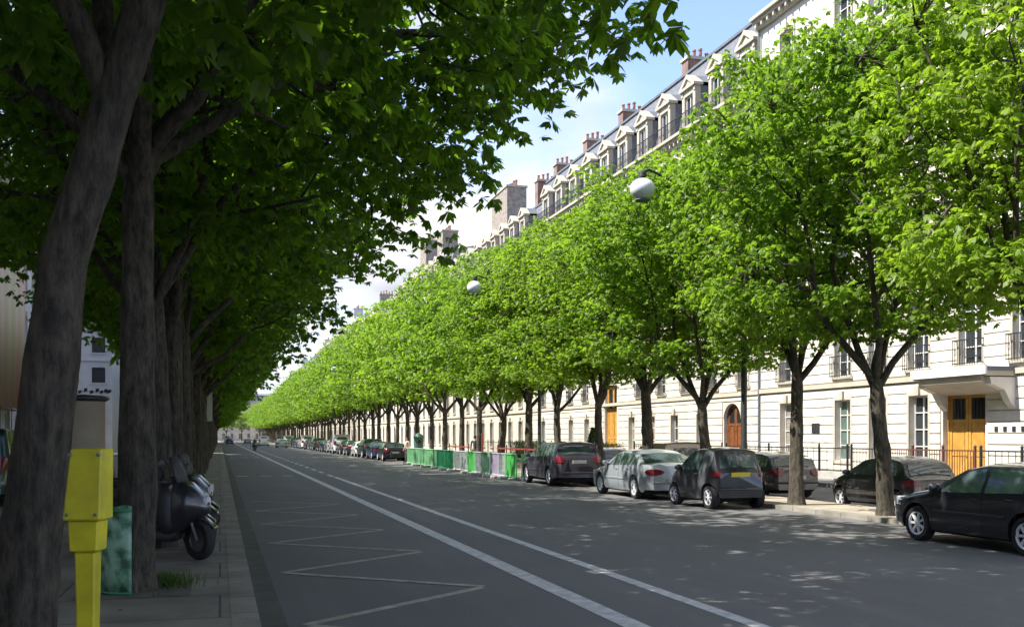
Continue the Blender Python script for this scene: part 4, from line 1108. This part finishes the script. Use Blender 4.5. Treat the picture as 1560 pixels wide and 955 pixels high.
HATCH = dict(L=4.15, W=1.735, H=1.44, wheels=(1.27, -1.24), paint='paint_black', wr=.31, spokes=7,
    top=[(2.08, .66), (1.95, .76), (1.5, .87), (.98, .96), (.20, 1.36), (-.15, 1.43), (-.9, 1.435), (-1.45, 1.38), (-1.62, 1.33), (-1.98, .95), (-2.08, .88)],
    belt=[(2.08, .62), (1.4, .80), (.9, .88), (-.5, .92), (-1.6, .97), (-2.08, .90)],
    side=[(.72, -.28, .12, -.28), (-.36, -1.18, -.36, -1.14), (-1.25, -1.62, -1.21, -1.46)], wind=(.90, .27), rear=(-1.93, -1.67), mirror=.72,
    doors=(.86, -.32, -1.05), handles=(-.15, -.9), tl=(.70, .95), platez=.60)
CITY = dict(L=2.50, W=1.515, H=1.54, wheels=(.92, -.88), paint='paint_char', wr=.29, spokes=6, rake=.05, round=.45, trim=False,
    top=[(1.25, .66), (1.15, .80), (.92, .93), (.70, 1.02), (.22, 1.42), (-.1, 1.53), (-.6, 1.54), (-.98, 1.49), (-1.08, 1.42), (-1.2, .92), (-1.25, .88)],
    belt=[(1.25, .6), (.9, .84), (.5, .92), (-.5, .95), (-1.25, .97)], side=[(.55, -.42, .20, -.42)], wind=(.66, .26), rear=(-1.185, -1.085), mirror=.5, doors=(.62, -.47), handles=(-.3,),
    tl=(.80, .92), tlw=.07, platez=.80, plate='plate_yellow', cell=(-.50, -1.0), tumble=.30, bumper='paint_char')
SALOON = dict(L=4.68, W=1.81, H=1.44, wheels=(1.42, -1.32), paint='paint_silver', wr=.33, spokes=8, trimm='paint_silver', bumper='paint_silver',
    top=[(2.34, .62), (2.15, .73), (1.6, .86), (1.1, .95), (.25, 1.36), (-.15, 1.44), (-.8, 1.43), (-1.25, 1.33), (-1.95, 1.04), (-2.25, 1.02), (-2.34, .96)],
    belt=[(2.34, .6), (1.5, .82), (.9, .91), (-.8, .96), (-2.34, .98)], side=[(.78, -.12, .22, -.12), (-.2, -1.02, -.2, -.92), (-1.08, -1.50, -.99, -1.18)], wind=(1.02, .30), rear=(-1.88, -1.28), mirror=.78,
    doors=(.92, -.16, -1.0), handles=(.02, -.85), tl=(.70, .88), tlw=.38, platez=.50, oval=.5)
ESTATE = dict(L=4.70, W=1.84, H=1.66, wheels=(1.42, -1.36), paint='paint_plum', wr=.35, spokes=5, sill=.27,
    top=[(2.35, .75), (2.2, .88), (1.6, 1.02), (1.2, 1.10), (.45, 1.50), (.05, 1.62), (-1.3, 1.65), (-1.95, 1.60), (-2.08, 1.54), (-2.27, 1.08), (-2.35, 1.0)],
    belt=[(2.35, .7), (1.5, .92), (.9, 1.02), (-1.5, 1.08), (-2.35, 1.10)], side=[(1.0, .06, .42, .06), (-.02, -.98, -.02, -.95), (-1.06, -1.92, -1.03, -1.80)], wind=(1.12, .50), rear=(-2.24, -2.10), mirror=.98,
    doors=(1.1, .02, -1.02), handles=(.16, -.85), tl=(.86, 1.08), tlw=.16, platez=.84)
SMALL = dict(L=3.43, W=1.63, H=1.42, wheels=(1.16, -1.19), paint='paint_black', wr=.28, spokes=6, rake=.07,
    top=[(1.71, .62), (1.6, .76), (1.2, .90), (1.0, .97), (.32, 1.34), (0, 1.41), (-.7, 1.42), (-1.15, 1.36), (-1.3, 1.30), (-1.6, .92), (-1.71, .85)],
    belt=[(1.71, .58), (1.1, .84), (.6, .9), (-1.0, .94), (-1.71, .86)], side=[(.78, -.30, .27, -.30), (-.37, -1.22, -.37, -1.08)], wind=(.93, .36), rear=(-1.56, -1.33), mirror=.76,
    doors=(.86, -.36), handles=(-.2,), tl=(.66, .84), platez=.56)
VAN = dict(L=4.9, W=1.95, H=2.05, wheels=(1.55, -1.40), paint='paint_white', wr=.33, spokes=5, rake=.05, tumble=.14, sill=.26,
    top=[(2.45, .80), (2.3, .98), (1.75, 1.15), (1.1, 1.78), (.7, 1.95), (.2, 2.04), (-2.1, 2.05), (-2.35, 1.98), (-2.42, 1.5), (-2.45, 1.2)],
    belt=[(2.45, .75), (1.6, 1.08), (1.0, 1.15), (-2.45, 1.18)], side=[(1.38, .55, 1.0, .55), (.45, -.6, .45, -.6)], wind=(1.70, 1.14), rear=(-2.435, -2.37), mirror=1.35,
    doors=(1.5, .5), handles=(.65,), tl=(.9, 1.3), tlw=.12, platez=.7)
MPV = dict(VAN, L=4.7, W=1.9, H=1.95, paint='paint_green', side=[(1.38, .55, 1.0, .55), (.45, -.6, .45, -.6), (-.7, -1.9, -.7, -1.85)])  # green paint puts reflected foliage into the body colour of a dark car
PROT = {}
import copy as _cp
def car(kind, P, x, y, z, label, group=None, heading=1, rz=0, paintname=None):
    key = (kind, paintname)
    if key not in PROT:
        q = dict(P)
        if paintname: q['paint'] = paintname
        if P.get('bumper', '').startswith('paint') and paintname: q['bumper'] = paintname; 
        PROT[key] = make_car(kind, q); o = PROT[key]
    else: o = copy_tree(PROT[key])
    o.location = (x, y, z); o.rotation_euler = (0, 0, math.pi / 2 * heading + rz)
    tag(o, label, 'car' if kind not in ('van',) else 'van', group); return o
GP = 'cars parked in line along the sunlit kerb'; GS = 'cars parked in the service lane behind the sunlit trees'
golf = car('hatchback_car', HATCH, 12.47, 13.9, .004, 'black four-door hatchback with bright alloy wheels, cut off by the right picture edge', GP)
car('city_car', CITY, 12.37, 24.1, .004, 'tiny dark grey two-seater city car with a yellow rear plate', GP, rz=R(3)); golf.scale = (1, 1, .97)
car('saloon_car', SALOON, 12.42, 28.9, .004, 'silver saloon with red oval taillights, parked ahead of the two-seater', GP)
car('estate_car', ESTATE, 12.42, 36.95, .004, 'dark plum-grey estate car parked between the silver saloon and the green barriers', GP)
car('small_hatchback', SMALL, 16.75, 22.8, -.096, 'small black hatchback in the service lane, partly behind a forked tree trunk', GS)
car('small_hatchback', SMALL, 16.85, 17.0, -.096, 'dark small car mostly hidden behind the large black hatchback', GS, paintname='paint_green')
car('hatchback_car', HATCH, 16.9, 29.6, -.096, 'dark hatchback in the service lane glimpsed just right of the two-seater', GS, paintname='paint_char')
pv = car('van', VAN, 17.0, 37.2, -.096, 'pale pinkish van in the service lane showing its roof above the silver saloon', GS, paintname='paint_beige'); pv.scale = (.82, 1, .83)
car('small_hatchback', SMALL, 16.9, 43.6, -.096, 'dark small car in the service lane behind the estate car', GS, paintname='paint_blue')
car('hatchback_car', HATCH, 12.45, 77.0, .004, 'black hatchback parked at the far end of the green barriers', GP)
fars = [('saloon_car', SALOON, 'paint_blue', 'dark blue saloon parked beyond the black hatchback at the far barrier end'), ('estate_car', ESTATE, 'paint_green', 'dark green estate, third parked car past the green barriers'),
        ('small_hatchback', SMALL, 'paint_white', 'white small car parked far down the sunlit kerb')]
y = 82.6
for k, (kk, P_, pn, lb) in enumerate(fars): car(kk, P_, 12.45, y, .004, lb, GP, paintname=pn); y += 5.6
opts = [('hatchback_car', HATCH, 'paint_char'), ('saloon_car', SALOON, 'paint_silver'), ('estate_car', ESTATE, 'paint_green'), ('van', VAN, 'paint_white'), ('small_hatchback', SMALL, 'paint_black'), ('hatchback_car', HATCH, 'paint_black'), ('saloon_car', SALOON, 'paint_blue')]
k = 0
while y < 215:
    kk, P_, pn = opts[(k * 5) % 7]; car(kk, P_, 12.45, y, .004, 'one of the tiny parked vehicles in the distant line beyond the white small car', GP, paintname=pn); y += 5.7 + (k % 3) * .5; k += 1
GT = 'vehicles driving far down the street'
car('van', VAN, 8.2, 205, .004, 'white van driving far down the street, right of the lane line', GT, paintname='paint_white')
car('saloon_car', SALOON, 9.6, 170, .004, 'pale silver car driving far down the street near the parked line', GT, paintname='paint_silver')
car('van', VAN, 1.9, 300, .004, 'far white van in the kerbside bus lane at the end of the street', GT, paintname='paint_white')
car('hatchback_car', HATCH, 6.5, 260, .004, 'dark car driving in mid-street in the far distance', GT, paintname='paint_char')
car('saloon_car', SALOON, 2.2, 250, .004, 'distant dark saloon in the bus lane, in front of the far white van', GT, paintname='paint_blue')
GV = 'vehicles parked in the shaded service road'
car('people_carrier', MPV, -6.1, 31.0, .004, 'dark people carrier, green reflection painted on, at the left picture edge behind the leaning trunk', GV)
car('van', VAN, -7.0, 50, .004, 'white van beyond the dark people carrier at the left edge', GV, paintname='paint_white')
car('saloon_car', SALOON, -6.2, 41, .004, 'dark saloon in the shaded service road behind the people carrier', GV, paintname='paint_char')

# ------------------------------------------------------------------ site barriers along the kerb
def barrier(x, ya, yb, m, label, mesh=False, h=1.1, across=None):
    """panel from ya to yb along the kerb line, or across the lane from x to across at ya"""
    L = (yb - ya) if across is None else abs(across - x)
    root = empty('site_barrier', (x, ya, .002), math.pi / 2 if across is None else 0); tag(root, label, 'barrier', 'coloured site barriers standing in the parking lane')
    L -= .04
    p = MB()
    if mesh:
        k = .06
        while k < L - .05: p.box(k, k + .012, -.006, .006, .20, h - .04, m); k += .07
        for z in (.35, .55, .75, .95): p.box(.03, L - .03, -.012, -.0065, z, z + .015, m)
        p.box(.05, L * .55, -.02, -.013, .3, h - .1, m)
    else:
        k = .03
        while k < L - .04:       # corrugated sheet
            w = min(.14, L - .03 - k); p.box(k, k + w * .6, -.02, .0, .17, h - .03, m, 'n'); p.box(k + w * .6, k + w, -.004, .004, .17, h - .03, m, 'n'); k += w
    p.build('panel', root)
    f = MB(); fm = m if m in ('bar_lime', 'bar_green', 'bar_dark') else 'bar_white'
    for a, b, c, d in ((0, .03, .05, h), (L - .03, L, .05, h)): f.box(a, b, -.026, .026, c, d, fm)
    f.box(.03, L - .03, -.024, .024, h - .03, h, fm).box(.03, L - .03, -.024, .024, .14, .17, fm); f.build('frame', root)
    for xx in (.08, L - .2): MB().cbox(xx - .08, xx + .14, -.32, .32, 0, .13, 'concrete', .02).build('foot', root)
    return root
barrier(11.6, 40.0, 41.6, 'bar_green', 'brightest green barrier panel, at the near end by the estate car')
barrier(11.6, 41.65, 42.7, 'bar_grey', 'narrow pale mesh barrier beside the brightest green panel', True)
barrier(11.6, 42.75, 44.2, 'bar_white', 'lilac-white barrier panel between mesh and green panels')
barrier(11.6, 44.25, 45.6, 'bar_lime', 'light green barrier panel just before the red post')
barrier(11.6, 45.65, 47.0, 'bar_grey', 'grey-white barrier panel behind the red post')
barrier(11.6, 47.05, 48.5, 'bar_green', 'green barrier panel just past the red post')
barrier(11.6, 48.55, 51.6, 'bar_grey', 'long grey wire-mesh barrier before the dark green ones', True)
barrier(11.6, 51.65, 53.7, 'bar_dark', 'dark green barrier panel next to the grey mesh')
barrier(11.6, 53.75, 55.9, 'bar_dark', 'dark green barrier panel meeting the long lime ones')
barrier(11.6, 55.95, 58.9, 'bar_lime', 'lime barrier panel meeting the dark green ones')
barrier(11.6, 58.95, 62.0, 'bar_lime', 'middle one of the three long lime barrier panels')
barrier(11.6, 62.05, 65.2, 'bar_lime', 'lime barrier panel at the far end before the black hatchback')
barrier(11.75, 39.85, 0, 'bar_green', 'green barrier panel set across the parking lane facing the estate car', across=13.25)
def post(x, y, z0, h, m, label, name='marker_post', cat='post'):
    root = empty(name, (x, y, z0)); tag(root, label, cat)
    MB().lathe([(.16, 0), (.15, .06), (.05, .10), (.045, .12)], 'rubber', 14).build('base', root, 40)
    p = MB(); p.lathe([(.045, .1), (.045, h * .35)], m, 12); p.lathe([(.046, h * .35 + .002), (.046, h * .5)], 'bar_white', 12); p.lathe([(.045, h * .5 + .002), (.045, h - .05), (.03, h)], m, 12); p.build('pole', root, 40)
post(11.75, 46.2, 0, 1.95, 'red', 'tall red post rising over the green barriers')
def redfence(x, ya, yb, label):
    root = empty('safety_fence', (x, ya, 0)); tag(root, label, 'fence'); L = yb - ya; r = MB()
    for z in (.5, 1.2): r.box(-.015, .015, 0, L, z, z + .07, 'red')
    r.build('rail', root)
    for k in range(int(L / 1.6) + 1): MB().box(-.025, .025, k * 1.6 - .025 + .03, k * 1.6 + .055, 0, 1.4, 'red').build('post', root)
redfence(13.2, 42.4, 49.0, 'low red plank fence behind the lilac and green barriers')
redfence(13.2, 55.0, 60.5, 'red plank fence behind the lime barriers')
cb = empty('street_cabinet', (13.9, 73.5, .10)); tag(cb, 'tall dark green rounded street cabinet beyond the lime barriers', 'cabinet')
MB().lathe([(.42, 0), (.42, .12), (.36, .16), (.35, 1.6), (.40, 1.64), (.38, 1.72), (.26, 1.86), (.10, 1.95), (.02, 2.0)], 'cabinet_green', 20).build('body', cb, 40)
MB().cbox(-.14, .14, -.39, -.30, 1.2, 1.45, 'iron', .01).build('slot', cb)

# ------------------------------------------------------------------ yellow marker post (near left)
ym = empty('marker_post', (-.57, 4.95, .14), R(-14)); tag(ym, 'bright yellow sheet-metal marker post with box head in front of the leaning trunk', 'marker post')
def frust(mb, w0, d0, z0, w1, d1, z1, m, sx=0, c=.008):
    ring = lambda w, d, z, o=0: [(o - w / 2 + c, -d / 2, z), (o + w / 2 - c, -d / 2, z), (o + w / 2, -d / 2 + c, z), (o + w / 2, d / 2 - c, z), (o + w / 2 - c, d / 2, z), (o - w / 2 + c, d / 2, z), (o - w / 2, d / 2 - c, z), (o - w / 2, -d / 2 + c, z)]
    mb.rings([ring(w0 - .01, d0 - .01, z0), ring(w0, d0, z0 + .006), ring(w1, d1, z1 - .006, sx), ring(w1 - .012, d1 - .012, z1, sx)], m)
b = MB(); frust(b, .165, .17, 1.29, .14, .15, 1.607, 'yellow', .018); b.build('head', ym)
b = MB(); frust(b, .125, .12, 1.15, .135, .13, 1.288, 'yellow'); b.build('neck', ym)
b = MB()
for xx, zz in ((-.062, 1.315), (.062, 1.315), (-.05, 1.58), (.075, 1.58)): b.lathe([(.006, -.092), (.008, -.088), (.008, -.07)], 'zinc', 8, (xx, 0, zz), 'y')
b.build('bolt', ym)
b = MB(); frust(b, .055, .05, -.05, .092, .085, 1.148, 'yellow'); b.build('stem', ym)

# mottled guard wrapped round the second trunk
gv = []; K = 16
for k in range(K + 1):
    a = R(168) + R(100) * k / K
    for z in (0, .3, .6, .93): gv.append((.35 * math.cos(a), .35 * math.sin(a), z + .012 * math.sin(k)))
g = MB(); g.add(gv, [(i * 4 + j, (i + 1) * 4 + j, (i + 1) * 4 + j + 1, i * 4 + j + 1) for i in range(K) for j in range(3)], 'mottled')
go = empty('trunk_guard', (-.88, 11.75, .145)); tag(go, 'mottled green sheet guard wrapped round the foot of the second trunk', 'trunk guard')
gs = g.build('sheet', go, 60); sm = gs.modifiers.new('thick', 'SOLIDIFY'); sm.thickness = .02
g = MB()
for z in (.02, .88):
    g.tube([(.365 * math.cos(R(167) + R(102) * k / 12), .365 * math.sin(R(167) + R(102) * k / 12), z) for k in range(13)], .012, 'bar_dark', 6)
g.build('rim_band', go)

# grass round the second trunk's foot and soil patch
def tuft(cx, cy, rx_, ry_, n, seed=3):
    rs = np.random.RandomState(seed); a = rs.uniform(0, 6.28, n); r = np.abs(rs.normal(0, .55, n))
    P = np.stack([cx + rx_ * r * np.cos(a), cy + ry_ * r * np.sin(a), np.full(n, .145)], 1)
    h = rs.uniform(.04, .16, n)[:, None]; d = rs.normal(0, .35, (n, 3)); d[:, 2] = 1; yaw = rs.uniform(0, 6.28, n)
    s = np.stack([np.cos(yaw), np.sin(yaw), np.zeros(n)], 1) * .006
    V = np.stack([P - s, P + s, P + d * h + s * .2, P + d * h - s * .2], 1).reshape(-1, 3)
    return V, np.arange(len(V)).reshape(-1, 4)
V1, F1 = tuft(-.62, 12.1, .36, .45, 900)
go_ = bpy.data.objects.new('grass', np_mesh('grass', V1, F1, 'grass')); C.objects.link(go_); tag(go_, 'short grass tuft beside the second trunk', 'grass', kind='stuff')

tp_ = MB()
for y in (7.25, 11.8, 16.3, 20.8): tp_.add([(-1.45, y - .6, .1445), (-.30, y - .6, .1445), (-.30, y + .6, .1445), (-1.45, y + .6, .1445)], [(0, 1, 2, 3)], 'earth')
tag(tp_.build('tree_pit_soil'), kind='structure')
rs = np.random.RandomState(9); n = 420
P = np.stack([rs.uniform(-3, .6, n), rs.uniform(5, 40, n), np.zeros(n)], 1); P[:, 2] = np.where(P[:, 0] < .08, .152, np.where(P[:, 0] < .36, .155, .02))
yw = rs.uniform(0, 6.28, n); ln = rs.uniform(.015, .04, n)
A = np.stack([np.cos(yw), np.sin(yw), rs.uniform(-.1, .3, n)], 1) * ln[:, None]; B_ = np.stack([-np.sin(yw), np.cos(yw), rs.uniform(-.1, .1, n)], 1) * (ln * .5)[:, None]
V = np.stack([P - A, P + B_, P + A, P - B_], 1).reshape(-1, 3)
fl = bpy.data.objects.new('fallen_leaves', np_mesh('fallen_leaves', V, np.arange(len(V)).reshape(-1, 4), 'dry_leaf')); C.objects.link(fl); tag(fl, 'scattered dry leaf scraps on the pavement and gutter', 'leaves', kind='stuff')
# ------------------------------------------------------------------ scooters
def make_scooter():
    root = empty('motor_scooter')
    def wheel(x, r, w, nm, steer=0):
        wo = empty('wheel', (x, 0, r)); wo.parent = root; wo.rotation_euler = (0, 0, steer)
        t = MB(); t.lathe([(r * .62, w / 2), (r * .92, w / 2), (r, w * .22), (r, -w * .22), (r * .92, -w / 2), (r * .62, -w / 2)], 'rubber', 24, axis='y', cap=False); t.build('tyre', wo, 50)
        m = MB(); m.lathe([(.03, .03), (r * .60, .025), (r * .63, .045), (r * .63, -.045), (r * .60, -.025), (.03, -.03)], 'scoot_grey', 18, axis='y'); m.build('rim', wo, 40)
        return wo
    wheel(.72, .27, .13, 'front', R(-28)); wheel(-.68, .27, .15, 'rear')
    b = MB(); b.loft([(-1.05, 0, .72, .05, .05), (-.95, 0, .70, .15, .12), (-.7, 0, .64, .21, .19), (-.35, 0, .58, .22, .22), (-.05, 0, .46, .20, .2), (.12, 0, .34, .19, .10), (.35, 0, .32, .19, .08), (.45, 0, .36, .17, .08)], 'plastic', 18); b.build('body', root, 60)
    b = MB(); b.loft([(.26, 0, .58, .24, .28), (.36, 0, .66, .27, .37), (.50, 0, .72, .26, .36), (.64, 0, .74, .20, .26), (.78, 0, .72, .12, .15), (.86, 0, .70, .05, .06)], 'paint_black', 18); b.build('front_fairing', root, 60)
    b = MB(); b.loft([(.20, .0, .72, .30, .24), (.30, 0, .70, .34, .30), (.38, 0, .68, .34, .30), (.44, 0, .68, .29, .26)], 'seat', 14, 3.5); b.build('leg_apron', root, 50)
    b = MB(); b.loft([(-.92, 0, .86, .12, .05), (-.8, 0, .90, .16, .08), (-.55, 0, .88, .17, .08), (-.35, 0, .84, .16, .06), (-.1, 0, .78, .14, .07), (.05, 0, .72, .10, .05)], 'seat', 14); b.build('seat', root, 60)
    b = MB(); b.loft([(-1.22, 0, 1.02, .16, .10), (-1.18, 0, 1.02, .21, .15), (-1.0, 0, 1.03, .22, .16), (-.84, 0, 1.03, .21, .14), (-.80, 0, 1.02, .16, .10)], 'scoot_grey', 16, 3.2); b.build('top_case', root, 50)
    b = MB(); b.tube([(.28, -.36, 1.05), (.36, -.25, 1.06), (.42, 0, 1.02), (.36, .25, 1.06), (.28, .36, 1.05)], .016, 'iron', 8)
    for sg in (-1, 1): b.tube([(.33, sg * .28, 1.055), (.27, sg * .39, 1.05)], .024, 'rubber', 8)
    b.tube([(.42, 0, 1.02), (.55, 0, .75)], .03, 'iron', 8); b.build('handlebar', root, 60)
    for sg in (-1, 1):
        b = MB(); b.tube([(.36, sg * .24, 1.06), (.37, sg * .33, 1.22), (.35, sg * .36, 1.27)], .009, 'iron', 6)
        b.loft([(.335, sg * .37, 1.30, .06, .035), (.355, sg * .37, 1.30, .08, .05), (.38, sg * .37, 1.30, .05, .03)], 'plastic', 12); b.build('mirror', root, 60)
    b = MB(); vs = []; n = 8
    for k in range(n + 1):
        t = k / n; a = (t - .5) * 1.7
        for z, xx, rr_ in ((.98, .56, .22), (1.2, .48, .24), (1.38, .40, .2)): vs.append((xx - .12 * (1 - math.cos(a)) * 1.5, rr_ * math.sin(a), z))
    fs = [(i * 3 + j, (i + 1) * 3 + j, (i + 1) * 3 + j + 1, i * 3 + j + 1) for i in range(n) for j in (0, 1)]
    b.add(vs, fs, 'plastic'); w_ = b.build('windscreen', root, 60); s_ = w_.modifiers.new('thick', 'SOLIDIFY'); s_.thickness = .006
    b = MB()
    for sg in (-1, 1): b.tube([(.60, sg * .085, .62), (.72, sg * .085, .27)], .022, 'zinc', 8)
    b.build('fork', root, 60)
    b = MB(); b.loft([(.60, 0, .50, .03, .02), (.66, 0, .56, .075, .03), (.80, 0, .55, .08, .03), (.95, 0, .44, .07, .03)], 'paint_black', 12); b.build('mudguard', root, 60)
    b = MB(); b.lathe([(.02, .845), (.075, .85), (.08, .80), (.03, .76)], 'clear_lens', 14, (0, 0, .78), 'x'); b.build('headlight', root, 50)
    b = MB(); b.tube([(-.2, -.2, .30), (-.5, -.23, .30), (-.62, -.24, .34), (-1.0, -.25, .42)], [.025, .03, .055, .05], 'zinc', 10); b.build('exhaust', root, 60)
    b = MB(); b.tube([(-.15, -.14, .28), (-.2, -.24, .0)], .014, 'iron', 6).tube([(-.15, .14, .28), (-.2, .24, .0)], .014, 'iron', 6).tube([(-.2, -.24, .012), (-.2, .24, .012)], .014, 'iron', 6); b.build('stand', root)
    b = MB(); b.cbox(-1.07, -1.02, -.09, .09, .68, .76, 'red_lens', .01); b.build('taillight', root)
    KID[root.name] = [c for c in bpy.data.objects if c.parent == root]
    for c in KID[root.name]: KID[c.name] = [d for d in bpy.data.objects if d.parent == c]
    return root
sc0 = make_scooter(); scl = ['black maxi-scooter with leg apron, nearest one, front wheel turned out to the kerb', 'dark scooter parked second, right behind the nearest one', 'dark scooter third in the row beyond the next trunk', 'dark scooter farthest in the row on the pavement']
for k, (x, y, a) in enumerate(((-.92, 14.75, -24), (-1.0, 15.55, -8), (-.95, 17.4, -14), (-.95, 18.4, -6))):
    o = sc0 if k == 0 else copy_tree(sc0)
    o.location = (x, y, .14); o.rotation_euler = (0, 0, R(a)); tag(o, scl[k], 'scooter', 'scooters parked on the near pavement')

# ------------------------------------------------------------------ left background bits
ac = empty('advertising_column', (-2.62, 21.9, .14)); tag(ac, 'beige advertising column with dark crested rim between the two nearest trunks', 'advertising column')
MB().lathe([(.50, 0), (.50, .25), (.43, .28), (.42, .32)], 'bar_dark', 24).build('base', ac, 40)
MB().lathe([(.42, .32), (.42, 2.35), (.43, 2.36)], 'beige_panel', 28).build('drum', ac, 40)
b = MB(); b.lathe([(.43, 2.362), (.50, 2.40), (.50, 2.44), (.40, 2.47), (.01, 2.50)], 'iron', 24)
for k in range(14):
    a = 2 * math.pi * k / 14; b.loft([(.50 * math.cos(a) - .03, .50 * math.sin(a), 2.56, .03, .04), (.50 * math.cos(a) + .03, .50 * math.sin(a), 2.58, .02, .03)], 'iron', 6)
b.build('roof', ac, 40)
sb = empty('sign_board', (-.75, 58.0, .14)); tag(sb, 'tall pale sign board on a thin post far along the near pavement', 'sign')
MB().tube([(0, 0, 0), (0, 0, 4.3)], .045, 'zinc', 8).build('post', sb, 40)
b = MB(); b.rings([[(-.42, -.05, 2.5), (.36, -.05, 2.5), (.36, -.05, 4.3), (-.06, -.05, 4.3)], [(-.42, .05, 2.5), (.36, .05, 2.5), (.36, .05, 4.3), (-.06, .05, 4.3)]], 'white_frame'); b.build('panel', sb)

# ------------------------------------------------------------------ people
def skin_mesh(name, joints, edges, m, parent=None, sub=2, root_i=0):
    me = bpy.data.meshes.new(name); me.from_pydata([j[:3] for j in joints], edges, []); o = bpy.data.objects.new(name, me); C.objects.link(o)
    me.materials.append(M[m]); o.modifiers.new('skin', 'SKIN'); 
    if not me.skin_vertices: bpy.context.view_layer.objects.active = o
    sv = me.skin_vertices[0].data if me.skin_vertices else None
    if sv:
        for i, j in enumerate(joints): sv[i].radius = (j[3], j[4] if len(j) > 4 else j[3]); sv[i].use_root = i == root_i
    s = o.modifiers.new('sub', 'SUBSURF'); s.levels = sub; s.render_levels = sub
    for p in me.polygons: p.use_smooth = True
    if parent: o.parent = parent
    return o
def person(loc, rz, label, top='jacket_pale', legs='cloth_dark', sit=False, walk=.22):
    root = empty('person', loc, rz); tag(root, label, 'person')
    # x forward; hips at 0.92
    if not sit:
        hip = .93; dz = 0
        legsJ = {1: [(.02, .10, .86), (walk * .5 + .04, .11, .48), (walk, .11, .085), (walk + .15, .12, .03)], -1: [(.0, -.10, .86), (-walk * .3 + .05, -.11, .48), (-walk, -.11, .10), (-walk + .13, -.12, .03)]}
        armJ = {1: [(0, .19, 1.42), (-.05, .235, 1.14), (.04, .24, .89)], -1: [(0, -.19, 1.42), (.05, -.235, 1.14), (.16, -.23, .92)]}
    else:
        hip = .93; dz = 0
        legsJ = {s: [(.04, s * .12, .90), (.42, s * .17, .80), (.36, s * .15, .40), (.50, s * .15, .34)] for s in (1, -1)}
        armJ = {s: [(.06, s * .19, 1.40), (.20, s * .25, 1.17), (.46, s * .27, 1.12)] for s in (1, -1)}
    J = [(0, 0, hip, .135, .10), (0, 0, 1.12, .13, .095), (.02, 0, 1.32, .155, .105), (.02, 0, 1.45, .10, .075), (.03, 0, 1.53, .05, .05), (.045, 0, 1.60, .075, .085), (.04, 0, 1.68, .082, .09), (.03, 0, 1.745, .05, .055)]
    E_ = [(0, 1), (1, 2), (2, 3), (3, 4), (4, 5), (5, 6), (6, 7)]
    for s in (1, -1):
        for chain, start, rads in ((legsJ[s], 0, (.095, .058, .042, .035)), (armJ[s], 3, (.05, .038, .028))):
            prev = start
            for q, r in zip(chain, rads): J.append((*q, r)); E_.append((prev, len(J) - 1)); prev = len(J) - 1
            if start == 3:
                e = Vector(chain[-1]); d = (e - Vector(chain[-2])).normalized()
                J.append((*(e + d * .08), .030, .018)); E_.append((prev, len(J) - 1)); pal = len(J) - 1
                for f in range(4): J.append((*(e + d * (.15 + .015 * (f in (1, 2))) + Vector(((f - 1.5) * .018, 0, 0))), .009)); E_.append((pal, len(J) - 1))
                J.append((*(e + d * .07 + Vector((.045, 0, 0))), .010)); E_.append((pal, len(J) - 1))
    skin_mesh('body', J, E_, 'skin', root)
    T = [(0, 0, hip - .03, .15, .115), (0, 0, 1.12, .147, .112), (.02, 0, 1.33, .172, .122), (.02, 0, 1.45, .11, .088)]; TE = [(0, 1), (1, 2), (2, 3)]
    for s in (1, -1):
        prev = 3
        for q, r in zip(armJ[s], (.064, .050, .040)): T.append((*q, r)); TE.append((prev, len(T) - 1)); prev = len(T) - 1
    skin_mesh('jacket', T, TE, top, root)
    T = [(0, 0, hip, .152, .118)]; TE = []
    for s in (1, -1):
        prev = 0
        for q, r in zip(legsJ[s][:3], (.108, .072, .058)): T.append((*q, r)); TE.append((prev, len(T) - 1)); prev = len(T) - 1
    skin_mesh('trousers', T, TE, legs, root)
    for s in (1, -1):
        q = legsJ[s]; b = MB(); a, c = q[2], q[3]
        b.loft([(a[0] - .06, a[1], c[2] + .015, .035, .04), (a[0], a[1], c[2] + .03, .045, .06), (c[0], c[1], c[2] + .01, .048, .038), (c[0] + .08, c[1], c[2], .03, .025)], 'rubber', 10); b.build('shoe', root, 60)
    b = MB()
    if sit: b.loft([(-.10, 0, 1.68, .06, .07), (-.05, 0, 1.68, .12, .13), (.05, 0, 1.69, .125, .14), (.12, 0, 1.67, .10, .10)], 'paint_white', 14); b.build('helmet', root, 60)
    else: b.loft([(-.075, 0, 1.67, .03, .04), (-.05, 0, 1.67, .08, .09), (.02, 0, 1.70, .093, .09), (.09, 0, 1.735, .06, .05)], 'hair', 12); b.build('hair', root, 60)
    f = MB()
    for s in (1, -1): f.loft([(.118, s * .032, 1.665, .008, .006), (.13, s * .032, 1.665, .010, .007)], 'hair', 6)
    f.loft([(.115, 0, 1.635, .010, .022), (.143, 0, 1.627, .012, .012)], 'skin', 6); f.loft([(.115, 0, 1.592, .024, .006), (.124, 0, 1.592, .018, .004)], 'red_lens', 6); f.build('face', root)
    return root
person((12.75, 71.6, .002), R(200), 'pedestrian in a pale jacket standing beyond the lime barriers', 'jacket_pale')
person((14.3, 58, .102), R(80), 'walker in dark clothes under the trees behind the lime barriers', 'cloth_dark')
rz = math.pi / 2
o = copy_tree(sc0); o.location = (4.4, 138, .008); o.rotation_euler = (0, 0, -rz); tag(o, 'scooter ridden along the lane line far down the street', 'scooter')
person((4.4, 138.2, -.02), -rz, 'helmeted rider in pale green on the far scooter', 'cloth_green', sit=True)
